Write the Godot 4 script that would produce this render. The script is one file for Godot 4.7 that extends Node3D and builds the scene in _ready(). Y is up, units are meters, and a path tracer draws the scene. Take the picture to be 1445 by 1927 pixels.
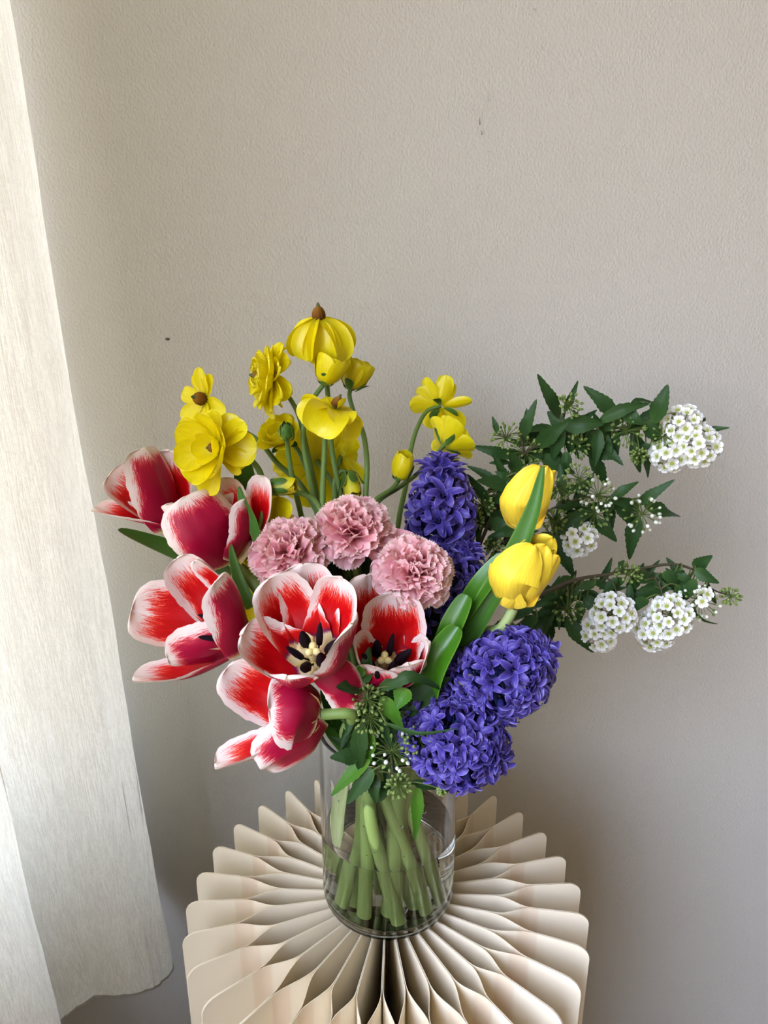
extends Node3D
# Bouquet in a glass jar on a folded paper stool beside a linen curtain.
# World: stool top is y = 0, jar stands on it near the origin, back wall at z = -0.27, camera looks towards -z.

const CAM := Vector3(0.0, 0.559, 0.548)
const PITCH := 19.0
const FOCAL := 1430.0          # in pixels of the 1445 x 1927 frame
const WALL_Z := -0.27
const LEFT_X := -0.50
const FLOOR_Y := -0.62
const CEIL_Y := 1.85
const JAR := Vector3(0.004, 0.0, 0.0)

const VP := 1.6                 # petals: rows of the grid close up towards the tip

var M := {}
var rng := RandomNumberGenerator.new()
var names := {}
var nz := FastNoiseLite.new()

func _ready() -> void:
	rng.seed = 7
	var cam := Camera3D.new()
	cam.name = "camera"
	cam.position = CAM
	cam.rotation_degrees = Vector3(-PITCH, 0, 0)
	cam.fov = rad_to_deg(2.0 * atan(963.5 / FOCAL))
	cam.near = 0.02
	cam.far = 60.0
	add_child(cam)
	cam.current = true
	var sky_mat := ProceduralSkyMaterial.new()
	sky_mat.sky_top_color = Color(0.915, 0.995, 1.16)
	sky_mat.sky_horizon_color = Color(0.66, 0.615, 0.53)
	sky_mat.sky_curve = 0.25
	sky_mat.ground_horizon_color = Color(0.61, 0.55, 0.435)
	sky_mat.ground_bottom_color = Color(0.50, 0.45, 0.37)
	sky_mat.sun_angle_max = 1.0
	var sky := Sky.new()
	sky.sky_material = sky_mat
	var env := Environment.new()
	env.background_mode = Environment.BG_SKY
	env.sky = sky
	env.background_energy_multiplier = 6.0
	env.tonemap_mode = Environment.TONE_MAPPER_LINEAR
	env.tonemap_exposure = 2.2
	env.sdfgi_enabled = true
	env.ssao_enabled = true
	env.ssil_enabled = true
	var we := WorldEnvironment.new()
	we.name = "environment"
	we.environment = env
	add_child(we)
	materials()
	room()
	curtain()
	stool()
	jar()
	bouquet()

# ------------------------------------------------------------------ view helpers
func ray(px: float, py: float) -> Vector3:
	var a := (px - 722.5) / FOCAL
	var b := (py - 963.5) / FOCAL
	var c := cos(deg_to_rad(PITCH))
	var s := sin(deg_to_rad(PITCH))
	return Vector3(a, -b * c - s, -c + b * s)

func at(px: float, py: float, z: float) -> Vector3:      # the place that the photograph shows at a pixel, at a distance z
	var d := ray(px, py)
	return CAM + d * ((z - CAM.z) / d.z)

func mm(px: float, py: float, z: float) -> float:        # metres per pixel there
	return ((z - CAM.z) / ray(px, py).z) / FOCAL

func towards(px: float, py: float, v: Vector3) -> Vector3:  # a direction given as seen: right, up, to the viewer
	var f := -ray(px, py).normalized()
	var r := Vector3.UP.cross(f).normalized()
	var u := f.cross(r)
	return (r * v.x + u * v.y + f * v.z).normalized()

# ------------------------------------------------------------------ naming
func numbered(called: String) -> String:
	var n: int = names.get(called, 0)
	names[called] = n + 1
	return called if n == 0 else "%s_%03d" % [called, n]

func thing(called: String, label: String, category: String, where: Vector3, group := "") -> Node3D:
	var o := Node3D.new()
	o.name = numbered(called)
	o.position = where
	add_child(o, true)
	tag(o, label, category, group)
	return o

func tag(o: Node, label: String, category: String, group := "") -> void:
	o.set_meta("label", label)
	o.set_meta("category", category)
	if group != "":
		o.set_meta("group", group)

func part(called: String, mesh: Mesh, mat: Material, parent: Node, xf := Transform3D.IDENTITY) -> MeshInstance3D:
	var o := MeshInstance3D.new()
	o.name = called
	o.mesh = mesh
	if mat:
		o.material_override = mat
	o.transform = xf
	parent.add_child(o, true)
	return o

func struct(called: String, label: String, category: String, mesh: Mesh, mat: Material) -> MeshInstance3D:
	var o := part(called, mesh, mat, self)
	o.set_meta("kind", "structure")
	tag(o, label, category)
	return o

# ------------------------------------------------------------------ mesh helpers
func arr(v: PackedVector3Array, n: PackedVector3Array, uv: PackedVector2Array, idx: PackedInt32Array, col := PackedColorArray()) -> Array:
	var a := []
	a.resize(Mesh.ARRAY_MAX)
	a[Mesh.ARRAY_VERTEX] = v
	a[Mesh.ARRAY_NORMAL] = n
	if uv.size():
		a[Mesh.ARRAY_TEX_UV] = uv
	if col.size():
		a[Mesh.ARRAY_COLOR] = col
	a[Mesh.ARRAY_INDEX] = idx
	return a

func grid_normals(p: PackedVector3Array, nu: int, nv: int) -> PackedVector3Array:
	var n := PackedVector3Array()
	n.resize(p.size())
	for j in nv:
		var j0 := maxi(j - 1, 0)
		var j1 := mini(j + 1, nv - 1)
		for i in nu:
			var i0 := maxi(i - 1, 0)
			var i1 := mini(i + 1, nu - 1)
			var du := p[j * nu + i1] - p[j * nu + i0]
			var dv := p[j1 * nu + i] - p[j0 * nu + i]
			n[j * nu + i] = du.cross(dv).normalized()
	return n

func grid_index(nu: int, nv: int, flip: bool, base := 0) -> PackedInt32Array:
	var idx := PackedInt32Array()
	for j in nv - 1:
		for i in nu - 1:
			var a := base + j * nu + i
			var b := a + 1
			var c := a + nu
			var d := c + 1
			if flip:
				idx.append_array([a, b, c, b, d, c])
			else:
				idx.append_array([a, c, b, b, c, d])
	return idx

# A thin sheet with two faces that close at its rim; the grid runs u across, v along. Front is the side du x dv points to.
func sheet(p: PackedVector3Array, nu: int, nv: int, thick: float, front: Material, back: Material, col := PackedColorArray(), vp := 1.0) -> ArrayMesh:
	var n := grid_normals(p, nu, nv)
	var uv := PackedVector2Array()
	uv.resize(p.size())
	var pf := PackedVector3Array()
	var pb := PackedVector3Array()
	var nb := PackedVector3Array()
	pf.resize(p.size()); pb.resize(p.size()); nb.resize(p.size())
	for j in nv:
		for i in nu:
			var k := j * nu + i
			uv[k] = Vector2(float(i) / (nu - 1), 1.0 - pow(1.0 - float(j) / (nv - 1), vp))
			var rim := i == 0 or j == 0 or i == nu - 1 or j == nv - 1
			var o := n[k] * (0.0 if rim else thick * 0.5)
			pf[k] = p[k] + o
			pb[k] = p[k] - o
			nb[k] = -n[k]
	var m := ArrayMesh.new()
	if front == back:
		var base := pf.size()
		var idx := grid_index(nu, nv, false)
		idx.append_array(grid_index(nu, nv, true, base))
		pf.append_array(pb); n.append_array(nb); uv.append_array(uv.duplicate())
		if col.size():
			col = col.duplicate()
			col.append_array(col.duplicate())
		m.add_surface_from_arrays(Mesh.PRIMITIVE_TRIANGLES, arr(pf, n, uv, idx, col))
		m.surface_set_material(m.get_surface_count() - 1, front)
	else:
		m.add_surface_from_arrays(Mesh.PRIMITIVE_TRIANGLES, arr(pf, n, uv, grid_index(nu, nv, false), col))
		m.surface_set_material(m.get_surface_count() - 1, front)
		m.add_surface_from_arrays(Mesh.PRIMITIVE_TRIANGLES, arr(pb, nb, uv, grid_index(nu, nv, true), col))
		m.surface_set_material(m.get_surface_count() - 1, back)
	return m

func film(p: PackedVector3Array, nu: int, nv: int) -> ArrayMesh:      # a petal too thin to have an inside
	var uv := PackedVector2Array()
	uv.resize(p.size())
	for k in p.size():
		uv[k] = Vector2(float(k % nu) / (nu - 1), 1.0 - pow(1.0 - float(k / nu) / (nv - 1), VP))
	var m := ArrayMesh.new()
	m.add_surface_from_arrays(Mesh.PRIMITIVE_TRIANGLES, arr(p, grid_normals(p, nu, nv), uv, grid_index(nu, nv, false)))
	return m

func spline(pts: Array, n: int) -> PackedVector3Array:     # Catmull-Rom through the points
	var out := PackedVector3Array()
	var k := pts.size()
	for i in n + 1:
		var t := float(i) / n * (k - 1)
		var s := mini(int(t), k - 2)
		var f := t - s
		var a: Vector3 = pts[maxi(s - 1, 0)]
		var b: Vector3 = pts[s]
		var c: Vector3 = pts[s + 1]
		var d: Vector3 = pts[mini(s + 2, k - 1)]
		var t1 := maxf(b.distance_to(c), 1e-6)
		out.append(b.cubic_interpolate_in_time(c, a, d, f, t1, -maxf(a.distance_to(b), 1e-6), t1 + maxf(c.distance_to(d), 1e-6)))
	return out

class Soup:      # collects triangles of many small shapes for one part
	var v := PackedVector3Array()
	var n := PackedVector3Array()
	var c := PackedColorArray()
	var uv := PackedVector2Array()
	var idx := PackedInt32Array()

	func tube(path: PackedVector3Array, r0: float, r1: float, sides: int, col := Color.WHITE, col1 := Color(-1, 0, 0)) -> void:
		var k := path.size()
		if col1.r < 0.0:
			col1 = col
		var base := v.size()
		var side := Vector3.RIGHT
		for i in k:
			var t := (path[mini(i + 1, k - 1)] - path[maxi(i - 1, 0)]).normalized()
			if i == 0:
				side = t.cross(Vector3(0.31, 0.2, 0.93)).normalized()
			else:
				side = (side - t * side.dot(t)).normalized()
			var up := t.cross(side)
			var f := float(i) / (k - 1)
			var r := lerpf(r0, r1, f)
			for s in sides + 1:
				var a := TAU * s / sides
				var o := side * cos(a) + up * sin(a)
				v.append(path[i] + o * r)
				n.append(o)
				c.append(col.lerp(col1, f))
				uv.append(Vector2(float(s) / sides, f))
		for i in k - 1:
			for s in sides:
				var q := base + i * (sides + 1) + s
				idx.append_array([q, q + sides + 1, q + 1, q + 1, q + sides + 1, q + sides + 2])
		for e in [0, k - 1]:
			var t2 := (path[1] - path[0]).normalized() * -1.0 if e == 0 else (path[k - 1] - path[k - 2]).normalized()
			var cb := v.size()
			v.append(path[e]); n.append(t2); c.append(col if e == 0 else col1); uv.append(Vector2(0.5, 0.5))
			for s in sides + 1:
				v.append(v[base + e * (sides + 1) + s]); n.append(t2); c.append(col if e == 0 else col1); uv.append(Vector2(0.5, 0.5))
			for s in sides:
				if e == 0:
					idx.append_array([cb, cb + s + 1, cb + s + 2])
				else:
					idx.append_array([cb, cb + s + 2, cb + s + 1])

	# profile: pairs (radius, height) turned about y, placed by xf
	func lathe(profile: PackedVector2Array, sides: int, xf: Transform3D, col := Color.WHITE, col1 := Color(-1, 0, 0), lobes := 0, depth := 0.0) -> void:
		var k := profile.size()
		if col1.r < 0.0:
			col1 = col
		var base := v.size()
		for i in k:
			var d := profile[mini(i + 1, k - 1)] - profile[maxi(i - 1, 0)]
			var nn := Vector2(d.y, -d.x).normalized()
			for s in sides + 1:
				var a := TAU * s / sides
				var w := 1.0 + depth * cos(a * lobes)
				v.append(xf * Vector3(cos(a) * profile[i].x * w, profile[i].y, sin(a) * profile[i].x * w))
				n.append((xf.basis * Vector3(cos(a) * nn.x, nn.y, sin(a) * nn.x)).normalized())
				c.append(col.lerp(col1, float(i) / (k - 1)))
				uv.append(Vector2(float(s) / sides, float(i) / (k - 1)))
		for i in k - 1:
			for s in sides:
				var q := base + i * (sides + 1) + s
				idx.append_array([q, q + 1, q + sides + 1, q + 1, q + sides + 2, q + sides + 1])

	func ball(p: Vector3, r: float, axis: Vector3, stretch: float, col: Color, col1 := Color(-1, 0, 0), sides := 7) -> void:
		var pr := PackedVector2Array()
		for i in 6:
			var a := PI * i / 5.0
			pr.append(Vector2(maxf(sin(a), 0.0) * r, -cos(a) * r * stretch))
		lathe(pr, sides, Transform3D(Soup.frame(axis), p), col, col1)

	static func frame(axis: Vector3, roll := 0.0) -> Basis:   # a basis whose y is the axis
		var y := axis.normalized()
		var h := Vector3(0, 0, 1) if absf(y.z) < 0.9 else Vector3(0, 1, 0)
		var x := y.cross(h).normalized()
		return Basis(x, y, x.cross(y)) * Basis(Vector3.UP, roll)

	func box(lo: Vector3, hi: Vector3, col := Color.WHITE) -> void:
		for ax in 3:
			for sg in 2:
				var base := v.size()
				var nn := Vector3.ZERO
				nn[ax] = 1.0 if sg == 1 else -1.0
				var a := (ax + 1) % 3
				var b := (ax + 2) % 3
				for q in [[0, 0], [1, 0], [1, 1], [0, 1]]:
					var p := Vector3.ZERO
					p[ax] = hi[ax] if sg == 1 else lo[ax]
					p[a] = hi[a] if q[0] == 1 else lo[a]
					p[b] = hi[b] if q[1] == 1 else lo[b]
					v.append(p); n.append(nn); c.append(col); uv.append(Vector2(q[0], q[1]))
				if sg == 1:
					idx.append_array([base, base + 2, base + 1, base, base + 3, base + 2])
				else:
					idx.append_array([base, base + 1, base + 2, base, base + 2, base + 3])

	func add_grid(p: PackedVector3Array, nu: int, nv: int, col: PackedColorArray) -> void:     # one face, seen from both sides
		var base := v.size()
		for j in nv:
			for i in nu:
				var k := j * nu + i
				var du := p[j * nu + mini(i + 1, nu - 1)] - p[j * nu + maxi(i - 1, 0)]
				var dv := p[mini(j + 1, nv - 1) * nu + i] - p[maxi(j - 1, 0) * nu + i]
				v.append(p[k]); n.append(du.cross(dv).normalized()); c.append(col[k]); uv.append(Vector2(float(i) / (nu - 1), float(j) / (nv - 1)))
		for j in nv - 1:
			for i in nu - 1:
				var a := base + j * nu + i
				idx.append_array([a, a + nu, a + 1, a + 1, a + nu, a + nu + 1])

	func mesh() -> ArrayMesh:
		var a := []
		a.resize(Mesh.ARRAY_MAX)
		a[Mesh.ARRAY_VERTEX] = v
		a[Mesh.ARRAY_NORMAL] = n
		a[Mesh.ARRAY_COLOR] = c
		a[Mesh.ARRAY_TEX_UV] = uv
		a[Mesh.ARRAY_INDEX] = idx
		var m := ArrayMesh.new()
		m.add_surface_from_arrays(Mesh.PRIMITIVE_TRIANGLES, a)
		return m

# ------------------------------------------------------------------ materials
func std(col: Color, rough := 0.6, spec := 0.4) -> StandardMaterial3D:
	var m := StandardMaterial3D.new()
	m.albedo_color = col
	m.roughness = rough
	m.metallic_specular = spec
	m.cull_mode = BaseMaterial3D.CULL_DISABLED
	return m

func tinted(rough: float, back := Color(0, 0, 0), spec := 0.4) -> StandardMaterial3D:     # colour from the vertices
	var m := std(Color.WHITE, rough, spec)
	m.vertex_color_use_as_albedo = true
	if back != Color(0, 0, 0):
		m.backlight_enabled = true
		m.backlight = back
	return m

func tex(im: Image) -> ImageTexture:
	return ImageTexture.create_from_image(im)

func sn(a: float, b: float, x: float) -> float:
	return smoothstep(a, b, x)

func materials() -> void:
	# painted wall: faint roller stipple, a few slow tone drifts
	var f := FastNoiseLite.new()
	f.seed = 3
	f.frequency = 0.03
	f.fractal_octaves = 3
	var im := f.get_seamless_image(1024, 1024)
	var wall := std(Color(0.80, 0.785, 0.745), 0.75, 0.3)
	wall.heightmap_enabled = true
	wall.heightmap_texture = tex(im)
	wall.heightmap_scale = 0.042
	wall.uv1_triplanar = true
	wall.uv1_world_triplanar = true
	wall.uv1_scale = Vector3(9.5, 6.6, 9.5)
	M.wall = wall
	M.wall_taupe = std(Color(0.58, 0.54, 0.45), 0.8, 0.3)
	M.ceiling = std(Color(0.86, 0.85, 0.82), 0.9, 0.2)
	# oak floor boards, far below the frame
	var fl := FastNoiseLite.new()
	fl.seed = 9
	fl.frequency = 0.02
	var g := Gradient.new()
	g.set_color(0, Color(0.42, 0.31, 0.21))
	g.set_color(1, Color(0.60, 0.46, 0.32))
	var fim := fl.get_seamless_image(256, 256)
	for y in 256:
		for x in 256:
			fim.set_pixel(x, y, Color(fim.get_pixel(x, y).r, 0, 0))
	var floorm := std(Color(0.54, 0.43, 0.31), 0.45, 0.4)
	floorm.heightmap_enabled = true
	floorm.heightmap_texture = tex(fim)
	floorm.heightmap_scale = 0.05
	floorm.uv1_triplanar = true
	floorm.uv1_scale = Vector3(8, 1, 1)
	M.floor = floorm
	M.frame = std(Color(0.88, 0.88, 0.86), 0.4, 0.5)
	var pane := StandardMaterial3D.new()
	pane.albedo_color = Color(1, 1, 1, 0.03)
	pane.transparency = BaseMaterial3D.TRANSPARENCY_ALPHA
	pane.roughness = 0.02
	M.pane = pane
	# linen: slubbed threads, mostly up and down
	var lin := Image.create(512, 1024, false, Image.FORMAT_RGB8)
	var slub := FastNoiseLite.new()
	slub.seed = 21
	slub.frequency = 1.0
	slub.fractal_octaves = 2
	for y in 1024:
		for x in 512:
			var a := slub.get_noise_2d(x * 0.28, y * 0.010) * 0.5
			var b := slub.get_noise_2d(x * 0.9 + 300.0, y * 0.05) * 0.35
			var w := slub.get_noise_2d(x * 0.06 + 900.0, y * 0.7) * 0.22
			var k := clampf(0.5 + a + b + w, 0.0, 1.0)
			lin.set_pixel(x, y, Color(k, k, k))
	var lin_col := Image.create(512, 1024, false, Image.FORMAT_RGB8)
	for y in 1024:
		for x in 512:
			var k := lin.get_pixel(x, y).r
			lin_col.set_pixel(x, y, Color(0.91, 0.905, 0.89).lerp(Color(0.985, 0.985, 0.975), sn(0.15, 0.75, k)))
	var linen := std(Color.WHITE, 0.9, 0.2)
	linen.albedo_texture = tex(lin_col)
	linen.heightmap_enabled = true
	linen.heightmap_texture = tex(lin)
	linen.heightmap_scale = 0.05
	linen.uv1_scale = Vector3(5, 4, 1)
	linen.backlight_enabled = true
	linen.backlight = Color(0.80, 0.775, 0.71)
	M.linen = linen
	# stool paper: cream, with the faint darker stripe where the layers are glued
	var pim := Image.create(256, 8, false, Image.FORMAT_RGB8)
	for x in 256:
		var u := x / 255.0
		var band := sn(0.655, 0.675, u) * (1.0 - sn(0.745, 0.765, u))
		for y in 8:
			pim.set_pixel(x, y, Color(0.97, 0.92, 0.815).lerp(Color(0.94, 0.85, 0.735), band * 0.75))
	var paper := std(Color.WHITE, 0.7, 0.3)
	paper.albedo_texture = tex(pim)
	paper.backlight_enabled = true
	paper.backlight = Color(0.40, 0.345, 0.24)
	M.paper = paper
	M.board = std(Color(0.86, 0.80, 0.70), 0.8, 0.3)
	var glass := StandardMaterial3D.new()
	glass.albedo_color = Color(1.0, 1.0, 1.0, 0.0)
	glass.roughness = 0.0
	glass.metallic_specular = 0.5
	glass.refraction_enabled = true
	glass.refraction_scale = 0.05
	M.glass = glass
	var water := StandardMaterial3D.new()
	water.albedo_color = Color(0.99, 1.0, 0.97, 0.0)
	water.roughness = 0.0
	water.refraction_enabled = true
	water.refraction_scale = 0.033
	M.water = water
	flower_materials()

func room() -> void:
	var t := 0.14
	var x1 := 2.3
	var z1 := 3.2
	var s := Soup.new()
	s.box(Vector3(LEFT_X - t, FLOOR_Y, WALL_Z - t), Vector3(x1 + t, CEIL_Y, WALL_Z))
	var wb := struct("wall_back", "white painted wall with fine roller texture behind the flowers", "wall", s.mesh(), M.wall)
	# paint scuffs and flakes on the wall
	var fl := Soup.new()
	for q in [[1003, 4, 10, 26], [918, 182, 5, 20], [918, 276, 10, 17], [902, 228, 3, 14], [906, 250, 3, 9]]:
		var c := at(q[0], q[1], WALL_Z)
		var k := mm(q[0], q[1], WALL_Z)
		var w: float = q[2] * k
		var h: float = q[3] * k
		var b := fl.v.size()
		fl.v.append_array([c + Vector3(0, h * 0.6, 0.0002), c + Vector3(-w * 0.2, -h * 0.45, 0.0034), c + Vector3(w * 0.75, -h * 0.42, 0.0003)])
		for j in 3:
			fl.n.append(Vector3(-0.45, 0, 0.9)); fl.c.append(Color.WHITE); fl.uv.append(Vector2.ZERO)
		fl.idx.append_array([b, b + 2, b + 1])
	var pf := part("paint_flake", fl.mesh(), M.wall, wb)
	pf.set_meta("kind", "stuff")
	var dot := Soup.new()
	dot.ball(at(315, 638, WALL_Z), 0.0016, Vector3.RIGHT, 1.6, Color.WHITE)
	part("wall_mark", dot.mesh(), std(Color(0.38, 0.36, 0.34), 0.8), wb)
	# left wall with the window
	var wy0 := 0.05
	var wy1 := 1.76
	var wz0 := -0.25
	var wz1 := 2.9
	s = Soup.new()
	s.box(Vector3(LEFT_X - t, FLOOR_Y, WALL_Z), Vector3(LEFT_X, wy0, z1))
	s.box(Vector3(LEFT_X - t, wy1, WALL_Z), Vector3(LEFT_X, CEIL_Y, z1))
	s.box(Vector3(LEFT_X - t, wy0, WALL_Z), Vector3(LEFT_X, wy1, wz0))
	s.box(Vector3(LEFT_X - t, wy0, wz1), Vector3(LEFT_X, wy1, z1))
	struct("wall_left", "white painted wall with the window behind the curtain", "wall", s.mesh(), M.wall)
	s = Soup.new()
	s.box(Vector3(x1, FLOOR_Y, WALL_Z), Vector3(x1 + t, CEIL_Y, z1))
	struct("wall_right", "taupe painted wall facing the window", "wall", s.mesh(), M.wall_taupe)
	s = Soup.new()
	s.box(Vector3(LEFT_X - t, FLOOR_Y, z1), Vector3(x1 + t, CEIL_Y, z1 + t))
	struct("wall_front", "taupe painted wall behind the viewer", "wall", s.mesh(), M.wall_taupe)
	s = Soup.new()
	s.box(Vector3(LEFT_X - t, FLOOR_Y - 0.1, WALL_Z - t), Vector3(x1 + t, FLOOR_Y, z1 + t))
	struct("floor", "brown floor under the paper stool", "floor", s.mesh(), M.floor)
	s = Soup.new()
	s.box(Vector3(LEFT_X - t, CEIL_Y, WALL_Z - t), Vector3(x1 + t, CEIL_Y + 0.1, z1 + t))
	struct("ceiling", "white ceiling over the room", "ceiling", s.mesh(), M.ceiling)
	var w := Node3D.new()
	w.name = "window_1"
	w.position = Vector3(LEFT_X - 0.05, wy0, wz0)
	add_child(w)
	w.set_meta("kind", "structure")
	tag(w, "white framed window in the left wall behind the linen curtain", "window")
	s = Soup.new()
	var ww := wz1 - wz0
	var hh := wy1 - wy0
	s.box(Vector3(-0.02, 0, 0), Vector3(0.02, 0.04, ww))
	s.box(Vector3(-0.02, hh - 0.04, 0), Vector3(0.02, hh, ww))
	s.box(Vector3(-0.02, 0.04, 0), Vector3(0.02, hh - 0.04, 0.03))
	s.box(Vector3(-0.02, 0.04, ww - 0.04), Vector3(0.02, hh - 0.04, ww))
	part("window_frame", s.mesh(), M.frame, w)
	s = Soup.new()
	s.box(Vector3(-0.003, 0.04, 0.04), Vector3(0.003, hh - 0.04, ww - 0.04))
	part("pane", s.mesh(), M.pane, w)

func curtain() -> void:
	# gathered linen hanging along the left wall; its far end turns in front of the back wall
	var plan := [Vector2(-0.338, -0.255), Vector2(-0.326, -0.226), Vector2(-0.300, -0.182), Vector2(-0.272, -0.150), Vector2(-0.2545, -0.1244), Vector2(-0.2643, -0.1003), Vector2(-0.2992, -0.0842), Vector2(-0.3322, -0.0753), Vector2(-0.3590, -0.0557), Vector2(-0.3617, -0.0307), Vector2(-0.3349, -0.0110), Vector2(-0.3143, 0.0122), Vector2(-0.3268, 0.0408), Vector2(-0.3643, 0.0586), Vector2(-0.3795, 0.0810), Vector2(-0.3617, 0.1078), Vector2(-0.3349, 0.1256), Vector2(-0.3393, 0.1524), Vector2(-0.3751, 0.1747), Vector2(-0.3840, 0.2015), Vector2(-0.3572, 0.2283), Vector2(-0.3527, 0.2551), Vector2(-0.3840, 0.2819), Vector2(-0.3840, 0.3087), Vector2(-0.3572, 0.3355), Vector2(-0.3572, 0.3623)]
	var pts := []
	for q in plan:
		pts.append(Vector3(q.x, 0, q.y))
	var nu := 210
	var nv := 70
	var line := spline(pts, nu - 1)
	var top := CEIL_Y
	var p := PackedVector3Array()
	var n2 := FastNoiseLite.new()
	n2.seed = 5
	n2.frequency = 1.0
	for j in nv:
		var v := float(j) / (nv - 1)
		for i in nu:
			var s := float(i) / (nu - 1)
			var hem := -0.236 + 0.010 * sin(s * 26.0 + 1.0) - 0.02 * s
			var y := lerpf(hem, top, pow(v, 1.3))
			var up := clampf((y + 0.24) / 1.0, 0.0, 1.6)
			var c := line[i]
			# the folds tighten upwards and lean a little to the window
			var x := c.x - 0.036 * up * (1.0 - 0.4 * s) + n2.get_noise_2d(s * 22.0, y * 1.6) * 0.008
			var z := c.z + n2.get_noise_2d(s * 22.0 + 40.0, y * 1.6) * 0.010
			var puff := exp(-pow((y + 0.21) / 0.03, 2.0)) * 0.004
			p.append(Vector3(maxf(x + puff, LEFT_X + 0.006), y, z + puff))
	var root := thing("curtain", "white slubbed linen curtain hanging in soft folds by the window", "curtain", Vector3(-0.32, -0.24, -0.02))
	for k in p.size():
		p[k] -= root.position
	var cloth := Soup.new()
	var cc := PackedColorArray()
	cc.resize(p.size())
	cc.fill(Color.WHITE)
	cloth.add_grid(p, nu, nv, cc)
	part("curtain_fabric", cloth.mesh(), M.linen, root)
	# the rolled hem along the lower edge
	var hp := PackedVector3Array()
	for i in nu:
		hp.append(p[i])
	var roll := Soup.new()
	roll.tube(hp, 0.0016, 0.0016, 8)
	part("hem", roll.mesh(), M.linen, root)

func stool() -> void:
	var root := thing("paper_stool", "round cream folded paper stool with fanned pleats under the jar", "stool", Vector3(0.002, FLOOR_Y, 0))
	var h := -FLOOR_Y
	var R := 0.183
	var r_in := 0.012
	var nl := 32
	var step := TAU / nl
	var nu := 40
	for k in nl:
		for sd in [-1.0, 1.0]:
			var vv := PackedVector3Array()
			var nn := PackedVector3Array()
			var uv := PackedVector2Array()
			var idx := PackedInt32Array()
			var base_ang := deg_to_rad(-26.0) + k * step
			var ra := 0.134 + 0.004 * sin(k * 2.1)
			var rb := 0.098 + 0.005 * sin(k * 1.3 + 1.0)
			# the outline from the hub out: rounded at the two outer corners
			var prof := []
			for i in nu:
				var f := float(i) / (nu - 1)
				var r := lerpf(r_in, R, f)
				if i > nu - 9:
					r = lerpf(lerpf(r_in, R, float(nu - 9) / (nu - 1)), R, sin((i - (nu - 9)) / 8.0 * PI / 2.0))
				var cut := 0.0
				var rc := 0.013
				if r > R - rc:
					cut = rc * 0.92 - sqrt(maxf(rc * rc - pow(r - (R - rc), 2.0), 0.0)) * 0.92
				prof.append(Vector2(r, cut))
			var th := 0.0005
			for side in [1.0, -1.0]:
				var b := vv.size()
				for i in nu:
					var r: float = prof[i].x
					var sp := 1.0 - sn(rb, ra, r)
					sp = 1.0 - pow(1.0 - sp, 1.0)
					var off: float = sd * (step * 0.5 * sp)
					var a: float = base_ang + off
					var rad := Vector3(sin(a), 0, -cos(a))
					var tan := Vector3(cos(a), 0, sin(a))
					# keep glued layers a paper's thickness apart
					var gap: float = sd * lerpf(1.0, -1.0, sp) * (th * 0.9) + side * th * 0.5
					var cut: float = prof[i].y
					for q in [h - cut, cut]:
						vv.append(rad * r + tan * gap + Vector3(0, q, 0))
						nn.append(tan * side)
						uv.append(Vector2(r / R, q / h))
				for i in nu:
					# normals from the curve
					var a0: Vector3 = vv[b + maxi(i - 1, 0) * 2]
					var a1: Vector3 = vv[b + mini(i + 1, nu - 1) * 2]
					var d := a1 - a0
					d.y = 0
					var nr: Vector3 = Vector3(-d.z, 0, d.x).normalized() * side
					nn[b + i * 2] = nr
					nn[b + i * 2 + 1] = nr
				for i in nu - 1:
					var q := b + i * 2
					if side > 0:
						idx.append_array([q, q + 2, q + 1, q + 1, q + 2, q + 3])
					else:
						idx.append_array([q, q + 1, q + 2, q + 1, q + 3, q + 2])
			# the cut edge of the sheet along the top and the outside
			var o := nu * 2
			var eb := vv.size()
			for i in nu:
				for q in [i * 2, o + i * 2]:
					vv.append(vv[q])
					var e := Vector3.UP
					if i > nu - 9:
						e = Vector3.UP.lerp(Vector3(sin(base_ang), 0, -cos(base_ang)), (i - nu + 9) / 8.0).normalized()
					nn.append(e)
					uv.append(uv[q])
			for i in nu - 1:
				var q := eb + i * 2
				idx.append_array([q, q + 1, q + 2, q + 1, q + 3, q + 2])
			var l := nu * 2 - 2
			var fb := vv.size()
			for q in [l, l + 1, o + l, o + l + 1]:
				vv.append(vv[q]); nn.append(Vector3(sin(base_ang), 0, -cos(base_ang))); uv.append(uv[q])
			idx.append_array([fb, fb + 2, fb + 1, fb + 1, fb + 2, fb + 3])
			var m := ArrayMesh.new()
			m.add_surface_from_arrays(Mesh.PRIMITIVE_TRIANGLES, arr(vv, nn, uv, idx))
			part("paper_pleat", m, M.paper, root)
	var hub := Soup.new()
	hub.tube(PackedVector3Array([Vector3(0, 0.002, 0), Vector3(0, h - 0.002, 0)]), r_in, r_in, 20)
	part("core", hub.mesh(), M.board, root)

const JAR_R := 0.0595
const JAR_H := 0.183
const WATER_Y := 0.080

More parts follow.
